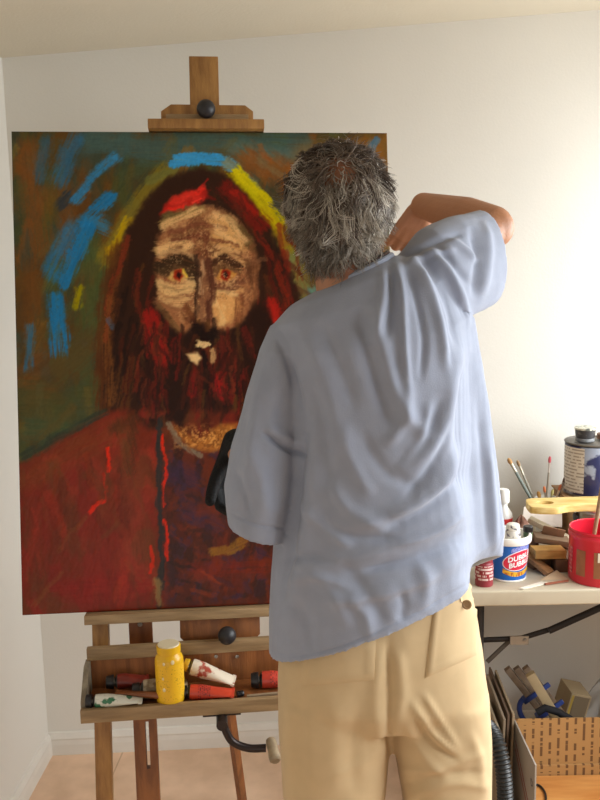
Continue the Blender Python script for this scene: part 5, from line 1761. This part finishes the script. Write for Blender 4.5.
# small dark jar on the can
sj = np.array([W(585, 440, pc_[1] - .01)[0], pc_[1] - .01, czt + hp + .0014])
jh = W(585, 427, sj[1])[2] - sj[2]
sjo = thing('paint_jar', 'small smeared dark jar with a pale lid on top of the navy paint can', 'jar', sj)
tv = nrm((.12, 0, 1))
MB().lathe([(.027, 0.0), (.0285, .003), (.0275, .010)], Zf(sj), 28).build('jar_foot', mat('clear_foot', (150, 152, 154), .15, var=.3, scale=60), sjo)
MB().lathe([(.026, .0102), (.028, .012), (.030, jh * .82), (.029, jh * .84)], Zf(sj), 28).build('jar_body', mat('smeared_dark', (58, 56, 58), .4, scale=50, col2=(110, 106, 100), contrast=(.35, .45)), sjo)
MB().lathe([(.029, jh * .842), (.031, jh * .85), (.031, jh * .98), (.027, jh)], Zf(sj), 28).build('lid', mat('pale_smeared_lid', (210, 208, 190), .4, scale=60, col2=(90, 94, 86), contrast=(.38, .48)), sjo)
sj2 = np.array([W(600, 440, pc_[1])[0] + .016, pc_[1] + .01, czt + hp + .0014])
tag(MB().lathe([(.020, 0), (.022, .002), (.022, .016), (.018, .018)], Zf(sj2), 24).build('bottle_cap', mat('brown_cap', (128, 92, 70), .5)), 'brown round lid on the navy paint can at the right edge', 'lid')

# brushes in a white cup behind the board
cp = np.array([W(547, 520, 2.63)[0], 2.63, TZ]); ch = ztb - TZ - .012
cup = thing('brush_cup', 'white plastic cup full of paintbrushes behind the yellow board', 'cup', cp)
MB().lathe([(.030, 0), (.031, .003), (.037, ch - .004), (.0385, ch - .002), (.0385, ch), (.036, ch), (.0355, ch - .004), (.029, .006), (.001, .005)], Zf(cp), 36).build('cup_wall', mat('white_plastic', 0), cup)
BR = 'paintbrushes in the white cup'
BT = [(508, 458, 'long paintbrush with a tan round tip, farthest left in the cup', (112, 122, 116), (196, 192, 180), (176, 134, 84), .0045, 0, 2.60),
      (517, 460, 'paintbrush with small brown tip leaning left beside the longest brush', (150, 146, 132), (190, 186, 170), (150, 120, 84), .0034, 0, 2.63),
      (550, 456, 'upright paintbrush with a red pointed tip', (150, 140, 124), (214, 204, 196), (196, 84, 92), .0032, 0, 2.63),
      (544, 486, 'short paintbrush with an orange tip low in the cup', (170, 140, 104), (190, 180, 166), (198, 110, 62), .003, 0, 2.61),
      (566, 476, 'dark paintbrush leaning right behind the navy paint can', (84, 70, 66), (150, 140, 132), (90, 70, 60), .0035, 0, 2.66),
      (561, 484, 'paintbrush with an orange-brown tip leaning right', (190, 140, 100), (196, 170, 140), (178, 96, 56), .0032, 0, 2.65),
      (538, 491, 'stubby paintbrush with a thick golden tip', (150, 110, 66), (190, 170, 120), (190, 140, 70), .0042, 0, 2.62),
      (553, 489, 'small paintbrush with a yellow-green tip', (150, 150, 110), (180, 176, 150), (170, 160, 96), .003, 0, 2.60)]
for i, (px, py, lab_, hcol_, fcol_, bcol_, r_, _, Y_) in enumerate(BT):
    tipp = W(px, py, Y_); a_ = -1 if px < cp[0] else 1
    f = nrm(np.array([tipp[0] - cp[0], Y_ - cp[1], 0])) if i else nrm(np.array([-1., -.3, 0]))
    foot = cp + np.array([-.012 * np.sign(tipp[0] - cp[0]) + .004 * math.cos(i * 2.4), .010 * math.sin(i * 2.4), .010])
    brush(lab_, foot, tipp, r_, hcol_, fcol_, bcol_, .020, BR)

# wood offcuts and card between bucket and canister
tan_w = mat('tan_offcut', (172, 128, 82), .6, scale=6, stretch=(2, 14, 14), col2=(142, 98, 60))
pale_w = mat('pale_offcut', (216, 204, 176), .6, var=.1, scale=10)
gold_w = mat('golden_offcut', (206, 160, 90), .55, scale=6, stretch=(2, 14, 14), col2=(178, 130, 66))
dark_w = mat('dark_offcut', (110, 78, 54), .65, var=.3, scale=14)


def plank(label, name, pts, w, t, m, cat='wood offcut', roll_=0.0, group=None):
    """board from p to q (centre of its lower face)"""
    p, q = np.asarray(pts[0], float), np.asarray(pts[1], float)
    x = nrm(q - p); y = nrm(np.cross(ZU, x)); z = np.cross(x, y)
    y, z = y * math.cos(roll_) + z * math.sin(roll_), z * math.cos(roll_) - y * math.sin(roll_)
    M = frame(p, x, y, z); L = np.linalg.norm(q - p)
    return tag(MB().box(0, L, -w / 2, w / 2, 0, t, M).build(name, m, bevel=min(.0015, t * .3)), label, cat, group)


G = lambda px, py, Y: W(px, py, Y)
# stacked low: two boards flat, a block on blocks
s1 = G(552, 572, 2.40); s1[2] = TZ
plank('dark wooden offcut lying flat at the bottom of the scrap pile', 'wood_offcut', [(s1[0] - .075, 2.40, TZ), (s1[0] + .050, 2.455, TZ)], .07, .030, dark_w)
plank('brown board slanting down behind the blue bucket', 'wood_offcut', [(G(523, 560, 2.39)[0], 2.395, TZ + .038), (G(549, 580, 2.33)[0], 2.325, TZ + .0006)], .030, .012, tan_w)
b1_ = G(536, 557, 2.345); b2_ = G(566, 560, 2.355)
zbk = G(550, 560, 2.34)[2]
blk = plank('golden wooden block with a pale top, topmost near the red canister', 'wood_block', [(G(535, 550, 2.345)[0], 2.372, zbk), (G(567, 550, 2.345)[0], 2.378, zbk - .003)], .05, .024, gold_w)
sup = MB().box(G(553, 570, 2.385)[0] - .005, G(564, 570, 2.385)[0], 2.345, 2.398, TZ, zbk - .0035)
tag(sup.build('wood_block', dark_w, bevel=.001), 'dark wood block holding up the golden block', 'wood offcut')
plank('grey-brown offcut leaning behind the golden block', 'wood_offcut', [(G(534, 548, 2.43)[0], 2.44, zbk + .026), (G(568, 548, 2.43)[0], 2.43, zbk + .012)], .06, .016, mat('greybrown_offcut', (138, 112, 86), .65, var=.2, scale=12))
plank('brown card wedge standing in the scrap pile behind the golden block', 'card_wedge', [(G(541, 540, 2.45)[0], 2.455, zbk + .030), (G(563, 543, 2.44)[0], 2.445, zbk + .018)], .004, .036, mat('brown_card', (142, 104, 74), .8, var=.15, scale=20), cat='card', roll_=.25)
plank('long cream strip of wood slanting from behind the bucket towards the red canister', 'wood_strip', [(G(529, 522, 2.52)[0], 2.53, G(529, 522, 2.52)[2]), (G(569, 542, 2.47)[0], 2.475, G(569, 542, 2.47)[2])], .030, .014, pale_w)
plank('dark wood strip just under the long cream strip', 'wood_strip', [(G(541, 532, 2.51)[0], 2.515, G(541, 532, 2.51)[2] - .008), (G(570, 549, 2.45)[0], 2.455, G(570, 549, 2.45)[2] - .008)], .026, .012, dark_w)
sheet_ = [W(522, 523, 2.56), W(562, 527, 2.56), W(562, 508, 2.60), W(524, 507, 2.60)]
o_ = np.array([0, .0012, .0004])
for p_ in sheet_[:2]: p_[2] = max(p_[2], TZ + .06)
tag(MB().add([p - o_ for p in sheet_] + [p + o_ for p in sheet_], [(3, 2, 1, 0), (4, 5, 6, 7), (0, 1, 5, 4), (1, 2, 6, 5), (2, 3, 7, 6), (3, 0, 4, 7)]).build('paper_sheet', mat('white_paper', (236, 226, 216), .7), smooth=False),
    'white paper sheet propped behind the wood scraps, under the yellow board', 'paper')
# rusty rag between bucket and board
rg = MB(); rr_ = np.random.RandomState(4)
c_ = np.array([G(522, 520, 2.46)[0], 2.47, TZ])
rv = []; nu2, nv2 = 26, 14
for j in range(nv2 + 1):
    for i in range(nu2):
        a = 2 * PI * i / nu2; t = j / nv2
        r = .05 * math.cos(t * PI / 2) ** .7 * (1 + .25 * math.sin(a * 3 + 2 * t) + .12 * math.sin(a * 7 + 5 * t))
        rv.append(c_ + np.array([r * math.cos(a) * .9, r * math.sin(a) * .7, .118 * t * (1 + .1 * math.sin(a * 4))]))
rf = [(j * nu2 + i, j * nu2 + (i + 1) % nu2, (j + 1) * nu2 + (i + 1) % nu2, (j + 1) * nu2 + i) for j in range(nv2) for i in range(nu2)] + [tuple(range(nu2 - 1, -1, -1))]
tag(rg.add(rv, rf).build('rag', mat('stained_rag', (196, 160, 140), .9, scale=26, col2=(130, 66, 56), contrast=(.4, .55), bump=.4)), 'crumpled stained rag heaped behind the blue bucket', 'rag')
# tan card triangle and pale strip at the front edge
ct = [atz(543, 583, TZ), atz(569, 582, TZ), G(557, 571, 2.33)]
ct[0][1] += .02; ct[1][1] += .02; ct[2] = np.array([G(557, 571, 2.33)[0], 2.33, G(557, 571, 2.33)[2]])
nrm_ = np.array([0, .0022, .0008]); off = np.array([0, 0, .0015])
tag(MB().add([p + off - nrm_ for p in ct] + [p + off + nrm_ for p in ct], [(0, 1, 2), (5, 4, 3), (0, 3, 4, 1), (1, 4, 5, 2), (2, 5, 3, 0)]).build('card_scrap', mat('tan_card', (206, 180, 146), .8, var=.1, scale=20), smooth=False),
    'tan triangular card scrap propped in front of the wood pile', 'card')
ws = [atz(519, 589.5, TZ), atz(524, 590.5, TZ), atz(549, 584, TZ), atz(541, 583, TZ)]
ws = [np.array([p[0], max(p[1], tab_front + .004), TZ + .0012]) for p in ws]
tag(MB().add([p for p in ws] + [p + (0, 0, .003) for p in ws], [(3, 2, 1, 0), (4, 5, 6, 7), (0, 1, 5, 4), (1, 2, 6, 5), (2, 3, 7, 6), (3, 0, 4, 7)]).build('paper_strip', mat('white_card', (238, 232, 216), .7), smooth=False),
    'narrow white card strip lying at the front edge of the table', 'card')
ps = [atz(545, 585.5, TZ), atz(568, 582, TZ)]
tag(MB().tube([np.array([p[0], p[1], TZ + .0036]) for p in ps], .0034, 6).build('pencil', mat('pencil_red', (150, 84, 60), .5)), 'brown pencil lying beside the tan card scrap', 'pencil')

# ================================================================== under the table
bxL = W(513.6, 719, 2.35)[0]; bzt = W(513.6, 719, 2.35)[2]
byB, byF = 2.352, 2.118
bxR = 1.02
carton2 = thing('shipping_box', 'open brown shipping box printed inside with rows of text, on the floor under the table', 'box', ((bxL + bxR) / 2, (byB + byF) / 2, 0))
inner = print_mat('printed_kraft', (182, 138, 84), (112, 78, 46), 42, 70, .47, .8, axis='X', gap=.30)
cardk = mat('kraft', (178, 134, 84), .8, var=.1, scale=16)
t_ = .004
MB().box(bxL, bxR, byB - t_, byB, .001, bzt).build('back_wall', inner, carton2, smooth=False)
zcr = W(560, 763, byB)[2]
MB().box(bxL + t_ + .001, bxR, byB - t_ - .009, byB - t_ - .0005, .006, zcr).build('inner_flap', inner, carton2, smooth=False)
gpan = mat('grey_white_liner', (176, 166, 154), .7, var=.1, scale=8)
sidew = MB().box(bxL, bxL + t_, byF, byB - t_ - .0005, .001, bzt).build('side_wall', gpan, carton2, smooth=False)
MB().box(bxR - t_, bxR, byF, byB - t_ - .0005, .001, bzt).build('side_wall', cardk, carton2, smooth=False)
MB().box(bxL + t_ + .0005, bxR - t_ - .0005, byF, byB - t_ - .0005, .001, .005).build('box_floor', cardk, carton2, smooth=False)
fz = .11
MB().box(bxL + t_ + .0005, bxR - t_ - .0005, byF, byF + t_, .0055, fz).build('front_wall', cardk, carton2, smooth=False)
stripe = mat('red_stripe', (150, 44, 44), .6)
for (zz, yy) in ((.225, 0), (.20, 0)):
    vs = [(bxL - .0006, byF + .005, zz - .10), (bxL - .0006, byF + .005, zz - .094), (bxL - .0006, byB - .03, zz + .028), (bxL - .0006, byB - .03, zz + .022)]
    MB().add(vs + [(x + .0004, y, z) for x, y, z in vs], [(0, 1, 2, 3), (7, 6, 5, 4), (0, 4, 5, 1), (1, 5, 6, 2), (2, 6, 7, 3), (3, 7, 4, 0)]).build('printed_stripe', stripe, sidew, smooth=False)
vs, fs = text_mesh('G', .030, .0005)
MB().add([(bxL - .0008, byF + .028 - y * 1.0, .255 + x * 1.0 - .02) for x, y, _ in vs], fs).build('printed_letter', mat('dark_print', (52, 46, 46), .6), sidew, smooth=False)
# plywood sheet lying in the box
zp = W(560, 776, byB - .02)[2]
ply = mat('orange_plywood', (222, 160, 92), .45, scale=4, stretch=(1.5, 9, 3), col2=(196, 126, 62), contrast=(.3, .7))
tag(MB().box(bxL + .008, bxR - .008, byF + .008, byB - t_ - .012, .0056, zp).build('plywood_block', ply, bevel=.002), 'orange plywood slab lying inside the shipping box', 'plywood')
cbl = spline([np.array([G(533, 790, 2.26)[0], 2.28, zp + .0035]), np.array([G(541, 788, 2.26)[0], 2.285, zp + .0035]), np.array([G(546, 794, 2.24)[0], 2.25, zp + .0035]), np.array([G(543, 806, 2.22)[0], 2.20, zp + .0035]), np.array([G(535, 815, 2.2)[0], 2.16, zp + .0035])], 8)
tag(MB().tube(cbl, .003, 8).build('cable', mat('black_cable', (34, 30, 30), .5)), 'short loop of black cable on the plywood inside the shipping box', 'cable')
# corrugated hose rising behind the trousers
hx = G(503, 780, 2.02)
hp_ = spline([np.array([G(512, 880, 2.02)[0] + .02, 2.0, .022]), np.array([G(507, 830, 2.02)[0], 2.02, .09]), G(505, 790, 2.02), G(500, 752, 2.04), G(492, 732, 2.08), G(478, 722, 2.13), G(452, 722, 2.16), G(420, 745, 2.2)], 26)
hr = [.0195 + .0022 * math.cos(i * PI * .62) for i in range(len(hp_))]
hose = thing('corrugated_hose', 'black ribbed vacuum hose rising beside the khaki trousers', 'hose', (hp_[0][0], hp_[0][1], 0))
Lh = np.concatenate([[0], np.cumsum(np.linalg.norm(np.diff(hp_, axis=0), axis=1))]); m_ = int(Lh[-1] / .0012)
hp2 = np.stack([np.interp(np.linspace(0, Lh[-1], m_), Lh, hp_[:, k]) for k in range(3)], 1)
hr2 = [.0185 + .0022 * math.cos(i / 8 * 2 * PI) for i in range(m_)]
MB().tube(hp2, hr2, 18).build('hose_wall', mat('ribbed_black', (38, 40, 40), .38), hose)
MB().tube([hp2[0] - (hp2[3] - hp2[0]) * 4, hp2[0]], .023, 20).build('hose_cuff', knob_m, hose)
# flat panels leaning on the box
def sheet(label, name, pts, th_, m, cat, group=None):
    """thin slab through four corner points (given in order)"""
    P = [np.asarray(p, float) for p in pts]; nn = nrm(np.cross(P[1] - P[0], P[3] - P[0])) * th_
    return tag(MB().add(P + [p + nn for p in P], [(3, 2, 1, 0), (4, 5, 6, 7), (0, 1, 5, 4), (1, 2, 6, 5), (2, 3, 7, 6), (3, 0, 4, 7)]).build(name, m, smooth=False), label, cat, group)


for k, (dx, y0, y1, zt1_, m_c, lab_) in enumerate(((-.018, 2.33, 2.56, .345, (168, 146, 116), 'tan sheet of board standing against the left side of the shipping box'),
                                    (-.034, 2.32, 2.57, .350, (110, 88, 70), 'brown sheet of board standing second from the shipping box'),
                                    (-.052, 2.29, 2.52, .352, (148, 130, 108), 'grey-brown sheet of board standing third from the shipping box'),
                                    (-.072, 2.22, 2.44, .330, (174, 156, 128), 'pale sheet of board standing nearest the hose'))):
    xb = bxL + dx
    sheet(lab_, 'board_sheet', [(xb, y0, .0006), (xb, y1, .0006), (xb + .010, y1, zt1_), (xb + .010, y0, zt1_ - .02)], .006, mat('sheet_%d' % k, m_c, .75, var=.15, scale=14), 'board')
# wood bars clamped together, leaning against the wall
cb_o = thing('clamped_wood_bars', 'bundle of grey wooden bars held together by a blue clamp behind the shipping box', 'wood bars', (G(530, 720, 2.5)[0], 2.50, 0))
tA = G(505, 668, 2.56); tB = G(548, 722, 2.535)
v = nrm(tB - tA); ln = np.linalg.norm(tB - tA)
sx_ = nrm(np.cross(v, (0, -1, 0))); sx_ = sx_ if sx_[0] > 0 else -sx_; dz = np.cross(sx_, v); dz = dz if dz[1] < 0 else -dz
gw = mat('grey_bar_wood', (150, 128, 104), .65, scale=6, stretch=(6, 6, 6), col2=(122, 100, 80))
full_l = (tA[2] - .004) / -v[2] if v[2] < 0 else ln
for i in range(3):
    M = frame(tA + sx_ * (i * .0225 - .005), sx_, v, dz)
    MB().box(0, .020, 0.015 * i, min(full_l - .05, .40), 0, .022, M).build('wood_bar', gw, cb_o, bevel=.001)
bl_ = mat('blue_clamp', (56, 78, 150), .45)
for t0 in (.10, .165):
    M = frame(tA + v * t0, sx_, v, dz)
    MB().box(-.018, .078, 0, .014, .0225, .033, M).box(-.018, -.006, 0, .014, -.004, .033, M).build('clamp_strap', bl_, cb_o, bevel=.003)
arc_ = [tA + v * (.098 + .05 * (1 - math.cos(a))) + sx_ * (-.012 - .038 * math.sin(a)) + dz * .026 for a in np.linspace(0, PI, 12)]
MB().tube(arc_, .008, 12).build('clamp_handle', bl_, cb_o)
pA = G(529, 672, 2.485); pB = G(553, 712, 2.475); vv_ = nrm(pB - pA)
lowz = (pA[2] - .03) / -vv_[2]
M = frame(pA, nrm(np.cross((0, -1, 0), vv_)) , vv_, np.array([0, -1, 0]))
tag(MB().box(-.014, .014, 0, min(lowz, .32), 0, .020, M).build('wood_bar', mat('pale_bar', (190, 166, 126), .6, var=.12, scale=10), bevel=.002), 'pale wooden bar leaning to the right of the blue clamp', 'wood bar')
tag(MB().tube([G(537, 713, 2.42), G(545, 708, 2.42), G(558, 712, 2.42), G(575, 722, 2.42)], .011, 12).build('tool_bag_strap', mat('black_webbing', (26, 24, 28), .8)), 'black strap lying over the bars just above the box edge', 'strap')
# upright cream carton and white plastic bag
q = G(553, 700, 2.57)
c3 = thing('cream_carton', 'tilted cream carton with a painted-on shaded opening and yellow edge behind the shipping box', 'box', (q[0], 2.55, 0))
M = frame(np.array([q[0] - .03, 2.58, .0]), nrm((1, .1, -.28)), nrm((-.05, 1, 0)), nrm((.28, .05, 1)))
ht = (G(556, 686, 2.55)[2]) / 1.0 - .01
MB().box(0, .066, -.05, .05, .022, ht, M).build('carton_body', mat('cream_card', (176, 156, 122), .75, var=.1, scale=14), c3, bevel=.002)
MB().box(.012, .060, -.0515, -.0503, ht - .10, ht - .006, M).build('carton_shade_panel', mat('carton_shadow_side', (128, 112, 88), .8), c3, smooth=False)  # flat slab in darkened card colour, shade of an opening painted on
MB().box(.004, .010, -.0515, -.0503, ht - .12, ht - .006, M).build('yellow_edge', mat('yellow_edge', (190, 160, 70), .7), c3, smooth=False)
bgc = np.array([G(596, 712, 2.60)[0] + .055, 2.62, 0]); bh = G(592, 690, 2.53)[2]
bv = []; nu3, nv3 = 36, 20
for j in range(nv3 + 1):
    for i in range(nu3):
        a = 2 * PI * i / nu3; t = j / nv3
        r = .085 * (math.sin((t * .96 + .04) * PI) ** .55) * (1 + .10 * math.sin(a * 5 + 6 * t) + .07 * math.sin(a * 11 - 9 * t))
        bv.append(bgc + np.array([r * math.cos(a), r * math.sin(a) * .8, .001 + bh * t * (1 + .02 * math.sin(a * 3))]))
bf = [(j * nu3 + i, j * nu3 + (i + 1) % nu3, (j + 1) * nu3 + (i + 1) % nu3, (j + 1) * nu3 + i) for j in range(nv3) for i in range(nu3)] + [tuple(range(nu3 - 1, -1, -1)), tuple(nv3 * nu3 + i for i in range(nu3))]
tag(MB().add(bv, bf).build('plastic_bag', mat('white_bag', (200, 196, 190), .3, var=.1, scale=20)), 'crumpled white plastic bag under the table at the right edge', 'bag')
wc = G(494, 690, 2.575)
tag(MB().tube([(wc[0] - .004, 2.60, .001), wc - (0, -.02, .02), wc + (0, .02, .012)], [.026, .024, .020], 14, False).build('rolled_paper', mat('rolled_white', (196, 188, 186), .6)), 'small white paper roll standing at the end of the leaning sheets', 'paper')
